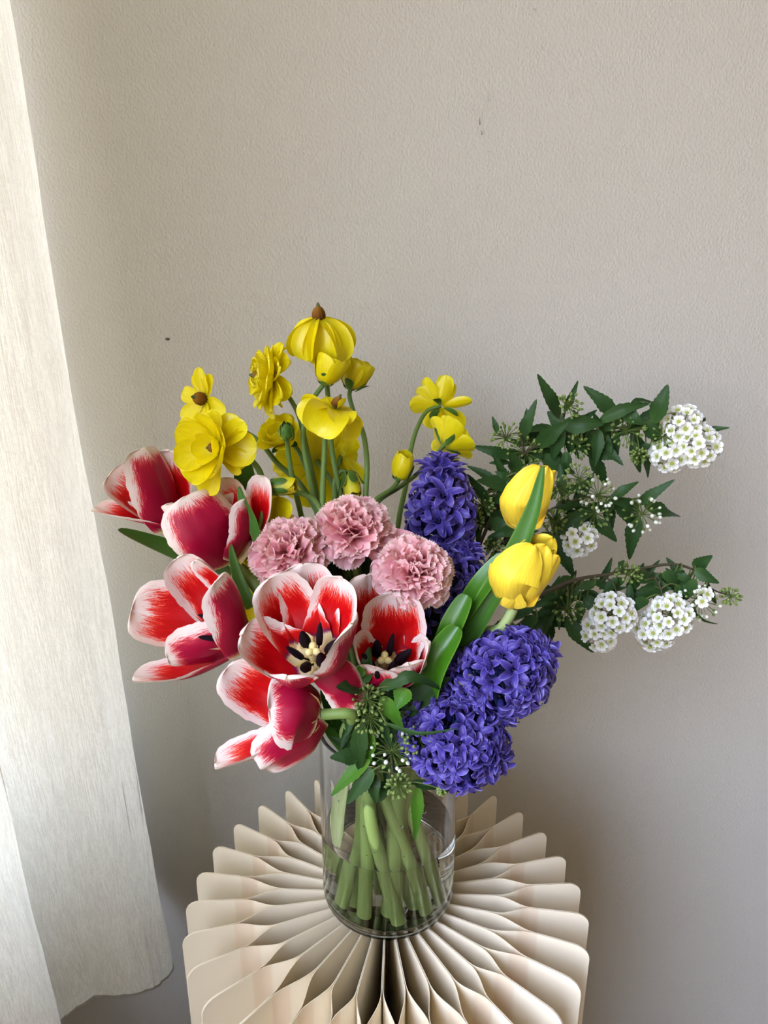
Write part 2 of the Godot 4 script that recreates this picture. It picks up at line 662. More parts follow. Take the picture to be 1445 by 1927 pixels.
func jar() -> void:
	var root := thing("glass_jar", "clear straight glass jar vase holding the flower stems", "vase", JAR)
	var ro := JAR_R
	var ri := ro - 0.0028
	var pr := PackedVector2Array()
	pr.append(Vector2(0.0, 0.0012))
	pr.append(Vector2(0.040, 0.0012))
	pr.append(Vector2(0.044, 0.0))
	for i in 9:
		var a := PI / 2 * i / 8.0
		pr.append(Vector2(ro - 0.014 + 0.014 * sin(a), 0.014 - 0.014 * cos(a)))
	for i in 6:
		pr.append(Vector2(ro, lerpf(0.03, JAR_H - 0.004, i / 5.0)))
	for i in 7:
		var a := PI * i / 6.0
		pr.append(Vector2((ro + ri) / 2 + cos(a) * 0.0017, JAR_H - 0.002 + sin(a) * 0.0018))
	for i in 6:
		pr.append(Vector2(ri, lerpf(JAR_H - 0.004, 0.026, i / 5.0)))
	for i in 8:
		var a := PI / 2 * (i + 1) / 8.0
		pr.append(Vector2(ri - 0.016 + 0.016 * cos(a), 0.022 - 0.016 * sin(a)))
	pr.append(Vector2(0.02, 0.0056))
	pr.append(Vector2(0.0, 0.0052))
	var s := Soup.new()
	s.lathe(pr, 96, Transform3D.IDENTITY)
	part("glass_body", s.mesh(), M.glass, root)
	# water, just into the glass so that no film of air stays between them
	var wr := ri + 0.0003
	pr = PackedVector2Array([Vector2(0, 0.0049)])
	pr.append(Vector2(0.02, 0.0053))
	for i in 8:
		var a := PI / 2 * (7 - i) / 8.0
		pr.append(Vector2(wr - 0.016 + 0.016 * cos(a), 0.0217 - 0.016 * sin(a)))
	for i in 5:
		pr.append(Vector2(wr, lerpf(0.026, WATER_Y, i / 4.0)))
	pr.append(Vector2(wr - 0.0008, WATER_Y - 0.0006))
	pr.append(Vector2(wr - 0.003, WATER_Y - 0.0012))
	pr.append(Vector2(0.0, WATER_Y - 0.0013))
	s = Soup.new()
	s.lathe(pr, 96, Transform3D.IDENTITY)
	var w := part("water", s.mesh(), M.water, self, Transform3D(Basis.IDENTITY, JAR))
	tag(w, "clear water filling the lower half of the glass jar", "water")
	# drops on the glass
	var dr := Soup.new()
	for q in [[622, 1478, 2.0], [637, 1508, 3.0], [648, 1570, 2.5], [645, 1582, 2.0], [622, 1612, 2.0], [755, 1557, 4.0], [800, 1528, 4.0], [816, 1570, 3.0], [690, 1610, 2.0], [720, 1690, 3.0], [704, 1606, 2.5], [780, 1596, 2.0], [684, 1556, 3.0], [640, 1640, 1.6], [760, 1612, 1.8]]:
		var d := ray(q[0], q[1])
		# where this line of sight meets the outside of the jar
		var ox := CAM.x - JAR.x
		var oz := CAM.z - JAR.z
		var A := d.x * d.x + d.z * d.z
		var B := ox * d.x + oz * d.z
		var C := ox * ox + oz * oz - ro * ro
		var t := (-B - sqrt(maxf(B * B - A * C, 0.0))) / A
		var p := CAM + d * t - JAR
		var nrm := Vector3(p.x, 0, p.z).normalized()
		var r: float = q[2] * 0.00036
		dr.ball(p, r, nrm, 0.55, Color.WHITE, Color(-1, 0, 0), 10)
	var dp := part("water_drops", dr.mesh(), M.water, root)
	dp.set_meta("kind", "stuff")

# ------------------------------------------------------------------ flowers
func tulip_texture(inner: bool, sd: int) -> ImageTexture:
	var w := 192
	var h := 256
	var im := Image.create(w, h, false, Image.FORMAT_RGB8)
	nz.seed = sd
	nz.frequency = 1.0
	nz.fractal_octaves = 2
	var white := Color(0.97, 0.90, 0.865)
	var blush := Color(0.95, 0.70, 0.70)
	var red := Color(0.80, 0.018, 0.05) if inner else Color(0.68, 0.03, 0.22)
	var edge := Color(0.95, 0.30, 0.22) if inner else Color(0.86, 0.26, 0.28)
	var deep := Color(0.66, 0.0, 0.06) if inner else Color(0.60, 0.01, 0.19)
	var foot := Color(0.95, 0.87, 0.66) if inner else Color(0.93, 0.90, 0.66)
	for y in h:
		var v := float(y) / (h - 1)
		for x in w:
			var u := 2.0 * x / (w - 1) - 1.0
			var au := absf(u)
			# streaks run from the middle out towards the rim, like brush strokes
			var st := nz.get_noise_2d(u * 26.0 + signf(u) * v * 9.0, v * 5.0 - au * 3.0) * 0.28
			st += nz.get_noise_2d(u * 70.0 + signf(u) * v * 22.0, v * 9.0 + 50.0) * 0.16
			var side := (1.0 - au) / (0.26 + 0.36 * v) + sn(0.50, 0.12, v)
			var top := (1.0 - v) / (0.38 if inner else 0.27)
			var d := minf(side, top) - 0.16 * sn(0.5, 1.0, v) * (1.0 - au)
			# a pale stroke along the midrib near the tip
			d -= sn(0.07, 0.02, absf(u + 0.05 * sin(v * 7.0 + sd))) * sn(0.62, 0.85, v) * (0.26 if inner else 0.15)
			d += st
			var c := white.lerp(blush, sn(0.35, 0.62, d))
			c = c.lerp(edge, sn(0.52, 0.72, d))
			c = c.lerp(red, sn(0.66, 0.95, d))
			c = c.lerp(deep, sn(1.0, 1.7, d + st * 0.6) * 0.7)
			if inner:
				var f := v / (0.30 - 0.10 * au) + st * 0.25
				c = c.lerp(Color(0.42, 0.10, 0.36), sn(1.12, 0.98, f) * 0.8)
				c = c.lerp(foot, sn(1.0, 0.86, f))
				c = c.lerp(Color(0.90, 0.72, 0.24), sn(0.5, 0.1, f) * 0.6)
			else:
				c = c.lerp(foot, sn(0.17, 0.05, v + st * 0.08))
			im.set_pixel(x, y, c)
	return tex(im)

func strip_texture(stops: Array, cross: float, sd: int, edge := Color(-1, 0, 0)) -> ImageTexture:   # colours along the petal, fine veins along it
	var w := 64
	var h := 96
	var im := Image.create(w, h, false, Image.FORMAT_RGB8)
	nz.seed = sd
	nz.frequency = 1.0
	nz.fractal_octaves = 2
	for y in h:
		var v := float(y) / (h - 1)
		var c: Color = stops[0][1]
		for k in stops.size() - 1:
			if v >= stops[k][0]:
				var f: float = clampf((v - stops[k][0]) / (stops[k + 1][0] - stops[k][0]), 0.0, 1.0)
				var a: Color = stops[k][1]
				c = a.lerp(stops[k + 1][1], f)
		for x in w:
			var u := 2.0 * x / (w - 1) - 1.0
			var q := 1.0 + cross * nz.get_noise_2d(u * 22.0, v * 3.0)
			var e := c
			if edge.r >= 0.0:
				e = c.lerp(edge, sn(0.82, 1.0, absf(u)))
			im.set_pixel(x, y, Color(e.r * q, e.g * q, e.b * q))
	return tex(im)

func leafy(t: Texture2D, rough: float, back: Color, spec := 0.4) -> StandardMaterial3D:
	var m := std(Color.WHITE, rough, spec)
	m.albedo_texture = t
	m.backlight_enabled = true
	m.backlight = back
	return m

func flower_materials() -> void:
	M.tulip_in = []
	M.tulip_out = []
	for k in 3:
		M.tulip_in.append(leafy(tulip_texture(true, 40 + k), 0.42, Color(0.35, 0.35, 0.35), 0.35))
		M.tulip_out.append(leafy(tulip_texture(false, 60 + k), 0.42, Color(0.35, 0.35, 0.35), 0.4))
	M.tulip_yellow = leafy(strip_texture([[0.0, Color(0.93, 0.82, 0.30)], [0.15, Color(0.98, 0.84, 0.26)], [0.6, Color(0.99, 0.86, 0.24)], [1.0, Color(0.98, 0.83, 0.22)]], 0.10, 5), 0.45, Color(0.3, 0.3, 0.3), 0.4)
	M.anther = std(Color(0.10, 0.05, 0.09), 0.75, 0.3)
	M.pistil = std(Color(0.90, 0.84, 0.58), 0.6, 0.3)
	M.ran = leafy(strip_texture([[0.0, Color(0.80, 0.76, 0.10)], [0.25, Color(0.94, 0.87, 0.05)], [0.8, Color(0.96, 0.90, 0.07)], [1.0, Color(0.97, 0.92, 0.16)]], 0.035, 6), 0.34, Color(0.75, 0.75, 0.75), 0.5)
	M.ran_green = leafy(strip_texture([[0.0, Color(0.45, 0.55, 0.14)], [0.4, Color(0.68, 0.70, 0.14)], [1.0, Color(0.88, 0.82, 0.12)]], 0.12, 7), 0.4, Color(0.3, 0.3, 0.3), 0.4)
	M.ran_cone = tinted(0.8)
	M.sepal = leafy(strip_texture([[0.0, Color(0.40, 0.52, 0.20)], [0.5, Color(0.27, 0.42, 0.13)], [1.0, Color(0.24, 0.36, 0.12)]], 0.16, 8, Color(0.60, 0.66, 0.40)), 0.5, Color(0.2, 0.2, 0.2), 0.35)
	M.stem = tinted(0.5, Color(0, 0, 0), 0.4)
	M.strap = leafy(strip_texture([[0.0, Color(0.52, 0.64, 0.26)], [0.3, Color(0.25, 0.46, 0.09)], [1.0, Color(0.23, 0.43, 0.08)]], 0.10, 9, Color(0.36, 0.54, 0.18)), 0.28, Color(0.25, 0.25, 0.25), 0.5)
	M.tulip_leaf = leafy(strip_texture([[0.0, Color(0.55, 0.64, 0.36)], [0.25, Color(0.29, 0.47, 0.18)], [1.0, Color(0.27, 0.45, 0.16)]], 0.10, 10, Color(0.40, 0.55, 0.26)), 0.42, Color(0.25, 0.25, 0.25), 0.4)
	M.carnation = leafy(strip_texture([[0.0, Color(0.88, 0.76, 0.62)], [0.3, Color(0.955, 0.65, 0.69)], [0.78, Color(0.97, 0.72, 0.745)], [0.93, Color(0.975, 0.79, 0.80)], [1.0, Color(0.97, 0.87, 0.84)]], 0.07, 11), 0.6, Color(0.75, 0.75, 0.75), 0.25)
	M.dark_leaf = leafy(strip_texture([[0.0, Color(0.22, 0.34, 0.16)], [0.4, Color(0.15, 0.26, 0.11)], [1.0, Color(0.13, 0.24, 0.10)]], 0.14, 16), 0.5, Color(0.12, 0.12, 0.12), 0.35)
	M.calyx = leafy(strip_texture([[0.0, Color(0.30, 0.45, 0.18)], [1.0, Color(0.36, 0.50, 0.24)]], 0.08, 12), 0.5, Color(0.1, 0.1, 0.1), 0.35)
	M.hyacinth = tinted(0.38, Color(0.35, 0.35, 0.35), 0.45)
	M.spirea_leaf = leafy(strip_texture([[0.0, Color(0.27, 0.39, 0.18)], [0.3, Color(0.19, 0.31, 0.14)], [1.0, Color(0.165, 0.28, 0.13)]], 0.22, 13), 0.5, Color(0.25, 0.25, 0.25), 0.35)
	M.spirea_young = leafy(strip_texture([[0.0, Color(0.42, 0.56, 0.22)], [0.4, Color(0.28, 0.47, 0.12)], [1.0, Color(0.22, 0.40, 0.10)]], 0.2, 14), 0.45, Color(0.3, 0.3, 0.3), 0.35)
	M.small = tinted(0.6, Color(0.2, 0.2, 0.2), 0.3)
	M.white_petal = tinted(0.7, Color(0.4, 0.4, 0.4), 0.2)
	M.wood = tinted(0.8)

# A petal in its flower's own axes: x away from the axis, y along it, z across. th: angle from the axis at foot, middle, tip.
func petal(L: float, W: float, th: Array, o := {}) -> PackedVector3Array:
	var nu: int = o.get("nu", 15)
	var nv: int = o.get("nv", 22)
	var foot: float = o.get("foot", 0.30)
	var vm: float = o.get("vm", 0.55)
	var tn: float = o.get("tn", 2.3)
	var tm: float = o.get("tm", 2.0)
	var cup0: float = o.get("cup0", 0.8)
	var cup1: float = o.get("cup1", 1.4)
	var curl: float = o.get("curl", 0.0)
	var ruf: float = o.get("ruffle", 0.0)
	var fr: float = o.get("freq", 9.0)
	var ph: float = o.get("phase", 0.0)
	var r: float = o.get("r0", 0.003)
	var mid: float = o.get("mid", 0.45)
	var saw: float = o.get("saw", 0.0)
	var bend: float = o.get("bend", 0.0)
	var wob: float = o.get("wob", 0.0)
	var crease: float = o.get("crease", 0.0)
	var roll: float = o.get("roll", 0.0)
	var h := 0.0
	var out := PackedVector3Array()
	out.resize(nu * nv)
	var open: float = o.get("open", 0.03)
	var round: float = o.get("round", 0.0)
	var edge: float = o.get("edge", 0.0)
	var v0 := 0.0
	for j in nv:
		var v := 1.0 - pow(1.0 - float(j) / (nv - 1), VP)
		var ds := L * (v - v0)
		v0 = v
		var a := 0.0
		if v < mid:
			a = lerpf(th[0], th[1], sn(0.0, 1.0, v / mid))
		else:
			a = lerpf(th[1], th[2], pow((v - mid) / (1.0 - mid), 1.25))
		a = deg_to_rad(a)
		if j > 0:
			r += sin(a) * ds
			h += cos(a) * ds
		var nr := -cos(a)
		var nh := sin(a)
		var w := 1.0
		if v < vm:
			w = foot + (1.0 - foot) * sin(PI / 2 * v / vm)
		else:
			w = pow(maxf(1.0 - pow((v - vm) / (1.0 - vm), tn), 0.0), 1.0 / tm)
		w = maxf(w, open) * W * 0.5 * (1.0 + edge * (sin(v * 37.0 + ph) + sin(v * 61.0 + ph * 2.0)))
		var rc := W * 0.5 * lerpf(cup0, cup1, v)
		for i in nu:
			var u := 2.0 * i / (nu - 1) - 1.0
			var k := u * w / rc
			var side := rc * sin(k)
			var inn := rc * (1.0 - cos(k)) - curl * pow(absf(u), 3.0) * w * sn(0.2, 0.9, v)
			inn += ruf * v * v * L * (sin(u * fr + ph) * 0.7 + sin(u * fr * 1.9 + ph * 2.3 + v * 3.0) * 0.35)
			inn += wob * L * (sin(v * 5.0 + ph) * u + sin(u * 3.0 + ph * 1.7) * v * 0.6)
			inn -= crease * w * exp(-u * u * 60.0) * v
			var ext := -round * L * u * u * v * v + saw * L * v * v * (absf(fmod(u * 5.5 + ph + 20.0, 1.0) - 0.5) * 2.0 - 0.5) + saw * 0.7 * L * v * v * sin(u * 31.0 + ph)
			if roll != 0.0:
				var ca := cos(roll * v)
				var sa := sin(roll * v)
				var s2 := side * ca - inn * sa
				inn = side * sa + inn * ca
				side = s2
			out[j * nu + i] = Vector3(r + nr * inn + sin(a) * ext, h + nh * inn + cos(a) * ext, side + bend * L * v * v)
	return out

# A petal along a midrib given by three places; inner: the way its inside looks. Same outline as petal().
func petal_along(pts: Array, W: float, inner: Vector3, o := {}) -> PackedVector3Array:
	var nu := 23
	var nv := 32
	var cup: float = o.get("cup", 1.2)
	var foot: float = o.get("foot", 0.58)
	var vm: float = o.get("vm", 0.5)
	var tn: float = o.get("tn", 2.3)
	var tm: float = o.get("tm", 2.0)
	var lip: float = o.get("lip", 0.0)        # the rim rolls outwards
	var ph: float = o.get("phase", 0.0)
	var c := PackedVector3Array()
	var n := 80
	var sp := spline(pts, n)
	var out := PackedVector3Array()
	out.resize(nu * nv)
	for j in nv:
		var v := 1.0 - pow(1.0 - float(j) / (nv - 1), VP)
		var f := v * n
		var k := mini(int(f), n - 1)
		var q := sp[k].lerp(sp[k + 1], f - k)
		var t := (sp[mini(k + 2, n)] - sp[maxi(k - 1, 0)]).normalized()
		var nn := (inner - t * inner.dot(t)).normalized()
		var s := nn.cross(t)
		var w := 1.0
		if v < vm:
			w = foot + (1.0 - foot) * sin(PI / 2 * v / vm)
		else:
			w = pow(maxf(1.0 - pow((v - vm) / (1.0 - vm), tn), 0.0), 1.0 / tm)
		w = maxf(w, 0.03) * W * 0.56 * (1.0 + 0.014 * (sin(v * 37.0 + ph) + sin(v * 61.0 + ph * 2.0)))
		var rc := W * 0.5 * lerpf(cup * 0.72, cup * 1.15, v)
		for i in nu:
			var u := 2.0 * i / (nu - 1) - 1.0
			var a := clampf(u * w / rc, -1.5, 1.5)
			var inn := rc * (1.0 - cos(a)) - lip * W * pow(absf(u), 4.0) * sn(0.2, 0.8, v) - lip * W * pow(v, 4.0) * 0.4
			inn += W * 0.018 * (sin(v * 7.0 + u * 4.0 + ph) + sin(u * 6.0 + ph * 1.7) * v)
			inn -= W * 0.03 * exp(-u * u * 70.0) * v * (1.0 - pow(v, 4.0))
			out[j * nu + i] = q + s * (rc * sin(a)) + nn * inn
	return out

func turned(p: PackedVector3Array, deg: float, shift := Vector3.ZERO) -> PackedVector3Array:
	var b := Basis(Vector3.UP, -deg_to_rad(deg))
	return Transform3D(b, shift) * p

# y along the axis as seen from the camera at (px, py); x towards the top of the picture, z to the right for a flower that faces the viewer
func pose(px: float, py: float, ax: Vector3) -> Basis:
	var y := towards(px, py, ax)
	var up := towards(px, py, Vector3(0, 1, 0))
	if absf(y.dot(up)) > 0.85:
		up = towards(px, py, Vector3(0, 0, 1))
	var x := (up - y * up.dot(y)).normalized()
	return Basis(x, y, x.cross(y))

func px_path(list: Array) -> Array:
	var out := []
	for q in list:
		out.append(q if q is Vector3 else at(q[0], q[1], q[2]))
	return out

const G_STEM := Color(0.100, 0.185, 0.036)
const G_PALE := Color(0.36, 0.50, 0.14)
const G_DARK := Color(0.055, 0.12, 0.03)

func stem(root: Node3D, pts: Array, r0: float, r1: float, c0: Color, c1: Color, called := "stem", mat: Material = null) -> void:
	var loc := []
	for p in pts:
		loc.append(p - root.position)
	var s := Soup.new()
	s.tube(spline(loc, maxi(16, pts.size() * 7)), r0, r1, 12, c0, c1)
	part(called, s.mesh(), mat if mat else M.stem, root)

# A long leaf along a path. shape: width by v; fold: V-fold (+) ; hint: the way its face looks
func blade(root: Node3D, pts: Array, W: float, hint: Vector3, mat: Material, o := {}) -> void:
	var nu: int = o.get("nu", 9)
	var nv: int = o.get("nv", 24)
	var fold: float = o.get("fold", 0.25)
	var vm: float = o.get("vm", 0.45)
	var foot: float = o.get("foot", 0.5)
	var tn: float = o.get("tn", 1.7)
	var tm: float = o.get("tm", 1.2)
	var ser: float = o.get("serrate", 0.0)
	var teeth: float = o.get("teeth", 6.0)
	var wave: float = o.get("wave", 0.0)
	var twist: float = o.get("twist", 0.0)
	var loc := []
	for p in pts:
		loc.append(p - root.position)
	var c := spline(loc, nv - 1)
	var out := PackedVector3Array()
	out.resize(nu * nv)
	for j in nv:
		var v := float(j) / (nv - 1)
		var t := (c[mini(j + 1, nv - 1)] - c[maxi(j - 1, 0)]).normalized()
		var s := hint.cross(t).normalized()
		if twist != 0.0:
			s = s.rotated(t, twist * v)
		var n := t.cross(s)
		var w := 1.0
		if v < vm:
			w = foot + (1.0 - foot) * sin(PI / 2 * v / vm)
		else:
			w = pow(maxf(1.0 - pow((v - vm) / (1.0 - vm), tn), 0.0), 1.0 / tm)
		w = maxf(w, 0.025) * W * 0.5
		if ser > 0.0 and v > 0.3:
			w *= 1.0 + ser * (fmod(v * teeth, 1.0) - 0.5) * -1.0
		for i in nu:
			var u := 2.0 * i / (nu - 1) - 1.0
			var up := fold * (sqrt(u * u + 0.02) - 0.14) + wave * sin(v * 14.0 + signf(u) * 1.3) * absf(u)
			out[j * nu + i] = c[j] + s * (u * w * (1.0 - 0.25 * absf(fold) * absf(u))) + n * (up * w)
	part("leaf", sheet(out, nu, nv, o.get("thick", 0.0008), mat, mat), null, root)

# -- tulips
func tulip(label: String, group: String, base: Array, ax: Vector3, L: float, W: float, petals: Array, path: Array, yellow := false, inside := true) -> Node3D:
	var B := at(base[0], base[1], base[2])
	var root := thing("tulip", label, "tulip", B, group)
	var b := pose(base[0], base[1], ax)
	var k := 0
	for q in petals:
		if q[0] is Array:
			# [middle [px, py, cm nearer], tip [px, py, cm nearer], width px, way the inside looks, options]
			var md := at(q[0][0], q[0][1], base[2] + q[0][2] * 0.01) - B
			var tp := at(q[1][0], q[1][1], base[2] + q[1][2] * 0.01) - B
			var oo: Dictionary = q[4].duplicate() if q.size() > 4 else {}
			oo.merge({"phase": k * 1.9 + base[0] * 0.01})
			var st: Vector3 = (md + tp * 0.3).normalized() * 0.002
			if oo.has("from"):
				st = at(oo.from[0], oo.from[1], base[2] + oo.from[2] * 0.01) - B
			var pp := petal_along([st, md, tp], q[2] * mm(base[0], base[1], base[2]), towards(base[0], base[1], q[3]), oo)
			part("petal", sheet(pp, 23, 32, 0.0009, M.tulip_yellow if yellow else M.tulip_out[k % 3], M.tulip_yellow if yellow else M.tulip_in[k % 3], PackedColorArray(), VP), null, root)
			k += 1
			continue
		# [phi, middle angle, tip angle, length, width, options]
		var o: Dictionary = q[5].duplicate() if q.size() > 5 else {}
		o.merge({"nu": 23, "nv": 34, "edge": 0.012, "foot": 0.36, "vm": 0.50, "mid": 0.40, "cup0": 0.74, "cup1": 1.4, "tn": 2.0, "tm": 1.7, "phase": k * 1.7 + base[0] * 0.01, "wob": 0.012, "crease": 0.03, "r0": 0.002 + 0.0012 * (k % 2)})
		var p := petal(L * q[3], W * q[4], [o.get("th0", 92.0), q[1], q[2]], o)
		p = turned(p, q[0])
		var f: Material = M.tulip_yellow if yellow else M.tulip_in[k % 3]
		var g: Material = M.tulip_yellow if yellow else M.tulip_out[k % 3]
		part("petal", sheet(p, o.nu, o.nv, 0.0009, g, f, PackedColorArray(), VP), null, root, Transform3D(b, Vector3.ZERO))
		k += 1
	if inside:
		var s := Soup.new()
		s.lathe(PackedVector2Array([Vector2(0.002, 0.001), Vector2(0.0036, 0.006), Vector2(0.0034, 0.014), Vector2(0.0028, 0.019)]), 12, Transform3D.IDENTITY, Color.WHITE, Color.WHITE, 3, 0.12)
		for j in 3:
			var a := TAU * j / 3.0
			s.ball(Vector3(cos(a) * 0.0028, 0.0195, sin(a) * 0.0028), 0.0028, Vector3(cos(a), 0.4, sin(a)), 1.1, Color.WHITE)
		part("pistil", s.mesh(), M.pistil, root, Transform3D(b, Vector3.ZERO))
		for j in 6:
			var a := TAU * j / 6.0 + 0.4
			s = Soup.new()
			var d := Vector3(cos(a), 0, sin(a))
			var foot := d * 0.0035 + Vector3(0, 0.002, 0)
			var neck := d * 0.0085 + Vector3(0, 0.0095, 0)
			s.tube(spline([foot, neck], 4), 0.0008, 0.0006, 6, Color(0.5, 0.4, 0.2))
			var dir := (Vector3(0, 1, 0) + d * (0.30 + 0.25 * sin(j * 2.3))).normalized()
			s.lathe(PackedVector2Array([Vector2(0.0004, -0.001), Vector2(0.0028, 0.0025), Vector2(0.0032, 0.009), Vector2(0.0026, 0.0155), Vector2(0.0015, 0.0205), Vector2(0.0002, 0.0235)]), 10, Transform3D(Soup.frame(dir, j), neck), Color.WHITE, Color.WHITE, 2, 0.25)
			part("stamen", s.mesh(), M.anther, root, Transform3D(b, Vector3.ZERO))
	var pts := [B - b.y * 0.0005, B - b.y * 0.018]
	pts.append_array(px_path(path))
	stem(root, pts, 0.0038, 0.006, G_PALE.lerp(Color(0.42, 0.40, 0.30), 0.3) if yellow else G_STEM.lerp(G_PALE, 0.35), G_PALE)
	return root

func tulips() -> void:
	var red := "red and white tulips"
	var t: Node3D
	t = tulip("red and white tulip highest on the left, beside the curtain, opening to the left", red, [333, 992, -0.03], Vector3(-0.80, 0.52, 0.28), 0.070, 0.060,
		[[[305, 915, 0.9], [272, 843, 0.3], 112, Vector3(-0.7, 0.2, -0.65)],
		[[258, 937, -1.2], [203, 897, -0.9], 92, Vector3(0.25, 0.35, 0.9)],
		[[250, 975, 0.6], [178, 955, 0.3], 62, Vector3(0.05, 0.85, 0.45)],
		[[330, 920, -1.6], [318, 848, -1.2], 92, Vector3(-0.4, -0.2, 0.9)],
		[[275, 945, -2.2], [228, 905, -2.2], 80, Vector3(0.3, 0.2, 0.9)],
		[[265, 965, -1.4], [210, 948, -1.4], 60, Vector3(0.1, 0.7, 0.6)]],
		[[420, 1040, 0.0], [560, 1200, 0.03], [690, 1450, 0.005], Vector3(-0.012, 0.02, -0.02)], false, false)
	blade(t, [at(600, 1190, -0.01), at(470, 1085, -0.015), at(330, 1038, -0.02), at(222, 996, -0.02)], 0.030, towards(300, 1000, Vector3(0.15, 0.75, 0.6)), M.tulip_leaf, {"fold": 0.2, "vm": 0.4, "foot": 0.6})
	t = tulip("closed cup shaped red tulip with white edged petals under the big yellow flower", red, [442, 1057, 0.01], Vector3(-0.50, 0.80, 0.30), 0.066, 0.060,
		[[[392, 1000, 1.7], [350, 934, 1], 142, Vector3(-0.3, 0.3, -0.9)],
		[[352, 1010, 0.4], [311, 950, 0.2], 76, Vector3(0.65, 0.35, -0.5)],
		[[428, 965, -1.5], [408, 903, -1.2], 98, Vector3(0, -0.3, 0.95)],
		[[492, 965, -0.8], [494, 896, -0.6], 66, Vector3(-0.6, 0, 0.7)],
		[[470, 1000, 0.3], [462, 938, 0], 84, Vector3(-0.75, 0.1, -0.45)],
		[[452, 980, -1.9], [448, 925, -1.7], 96, Vector3(0, -0.3, 0.9)]],
		[[560, 1170, 0.02], [680, 1430, 0.01], Vector3(-0.02, 0.015, 0.015)], false, false)
	blade(t, [at(560, 1300, 0.0), at(520, 1180, 0.012), at(470, 1120, 0.02), at(436, 1024, 0.028)], 0.026, towards(450, 1100, Vector3(-0.7, 0.2, 0.75)), M.tulip_leaf, {"fold": 0.5, "vm": 0.4, "foot": 0.7})
	blade(t, [at(520, 1120, -0.02), at(478, 1020, -0.02), at(462, 930, -0.025), at(458, 862, -0.03)], 0.022, towards(460, 930, Vector3(0.2, 0.1, 1)), M.tulip_leaf, {"fold": 0.1, "vm": 0.5, "foot": 0.9, "tm": 2.2})
	blade(t, [at(500, 1060, 0.012), at(478, 985, 0.014), at(462, 950, 0.012), at(450, 915, 0.01)], 0.013, towards(460, 930, Vector3(-0.6, 0.2, 0.7)), M.tulip_leaf, {"fold": 0.5})
	t = tulip("wide open red and white tulip on the far left, facing the curtain, dark stamens showing", red, [456, 1194, 0.065], Vector3(-0.88, 0.26, 0.32), 0.072, 0.062,
		[[[392, 1112, -1], [332, 1051, -0.6], 102, Vector3(-0.2, -0.45, 0.85)],
		[[412, 1090, -0.2], [366, 1056, 0.3], 52, Vector3(-0.5, -0.6, 0.5)],
		[[446, 1150, 2], [408, 1092, 2.2], 108, Vector3(-0.8, 0.1, -0.6), {"from": [462, 1222, 1.0]}],
		[[335, 1168, -1.2], [247, 1150, -0.8], 142, Vector3(0.3, 0.25, 0.88)],
		[[395, 1232, 1.5], [316, 1240, 1.6], 122, Vector3(-0.05, 0.72, -0.55), {"from": [458, 1212, 0.7]}],
		[[350, 1272, 0.2], [252, 1272, 0.4], 84, Vector3(0, 0.85, 0.45), {"from": [452, 1225, 0.2]}]],
		[[560, 1300, 0.05], [672, 1440, 0.03], Vector3(-0.03, 0.015, 0.02)])
	t = tulip("wide open red and white tulip facing forward in the centre, cream heart and dark stamens", red, [594, 1243, 0.085], Vector3(-0.08, 0.36, 0.92), 0.076, 0.056,
		[[[540, 1160, -1.5], [505, 1090, -0.9], 128, Vector3(0.35, -0.2, 0.9)],
		[[584, 1140, -2.4], [570, 1062, -2.3], 118, Vector3(0, -0.3, 0.95)],
		[[634, 1155, -1.5], [642, 1088, -0.8], 104, Vector3(-0.5, -0.2, 0.85)],
		[[515, 1235, 0.4], [453, 1196, 1.4], 118, Vector3(0.55, 0.25, 0.8)],
		[[556, 1290, 1.9], [540, 1270, 3.4], 112, Vector3(0.05, 0.9, 0.25), {"lip": 0.04}],
		[[650, 1242, 1.7], [658, 1172, 2.6], 122, Vector3(-0.8, 0.3, -0.35), {"from": [606, 1272, 0.4], "lip": 0.05}],
		[[650, 1292, 0.4], [668, 1338, 0.2], 86, Vector3(-0.3, 0.3, -0.9)]],
		[[640, 1330, 0.06], [692, 1440, 0.045], [690, 1530, 0.045], [692, 1612, 0.046], [690, 1712, 0.040]])
	t = tulip("shaded red and white tulip right of the centre, below the pink carnations", red, [722, 1262, 0.058], Vector3(0.04, 0.42, 0.90), 0.070, 0.058,
		[[[700, 1160, -1.9], [690, 1082, -1.8], 116, Vector3(0.2, -0.3, 0.9)],
		[[744, 1188, -1], [738, 1115, -0.5], 128, Vector3(-0.15, -0.25, 0.95)],
		[[782, 1262, 0.6], [806, 1206, 1.2], 84, Vector3(-0.8, 0.25, 0.45)],
		[[760, 1292, 1.5], [768, 1246, 2.7], 92, Vector3(-0.2, 0.9, 0.25), {"lip": 0.06}],
		[[712, 1290, 1.5], [708, 1254, 2.7], 92, Vector3(0.15, 0.9, 0.25), {"lip": 0.06}],
		[[684, 1240, 0.4], [670, 1196, 0.8], 78, Vector3(0.8, 0.1, 0.5)]],
		[[716, 1350, 0.04], [700, 1440, 0.03], [695, 1500, 0.05], [722, 1632, 0.048], [748, 1722, 0.040]])
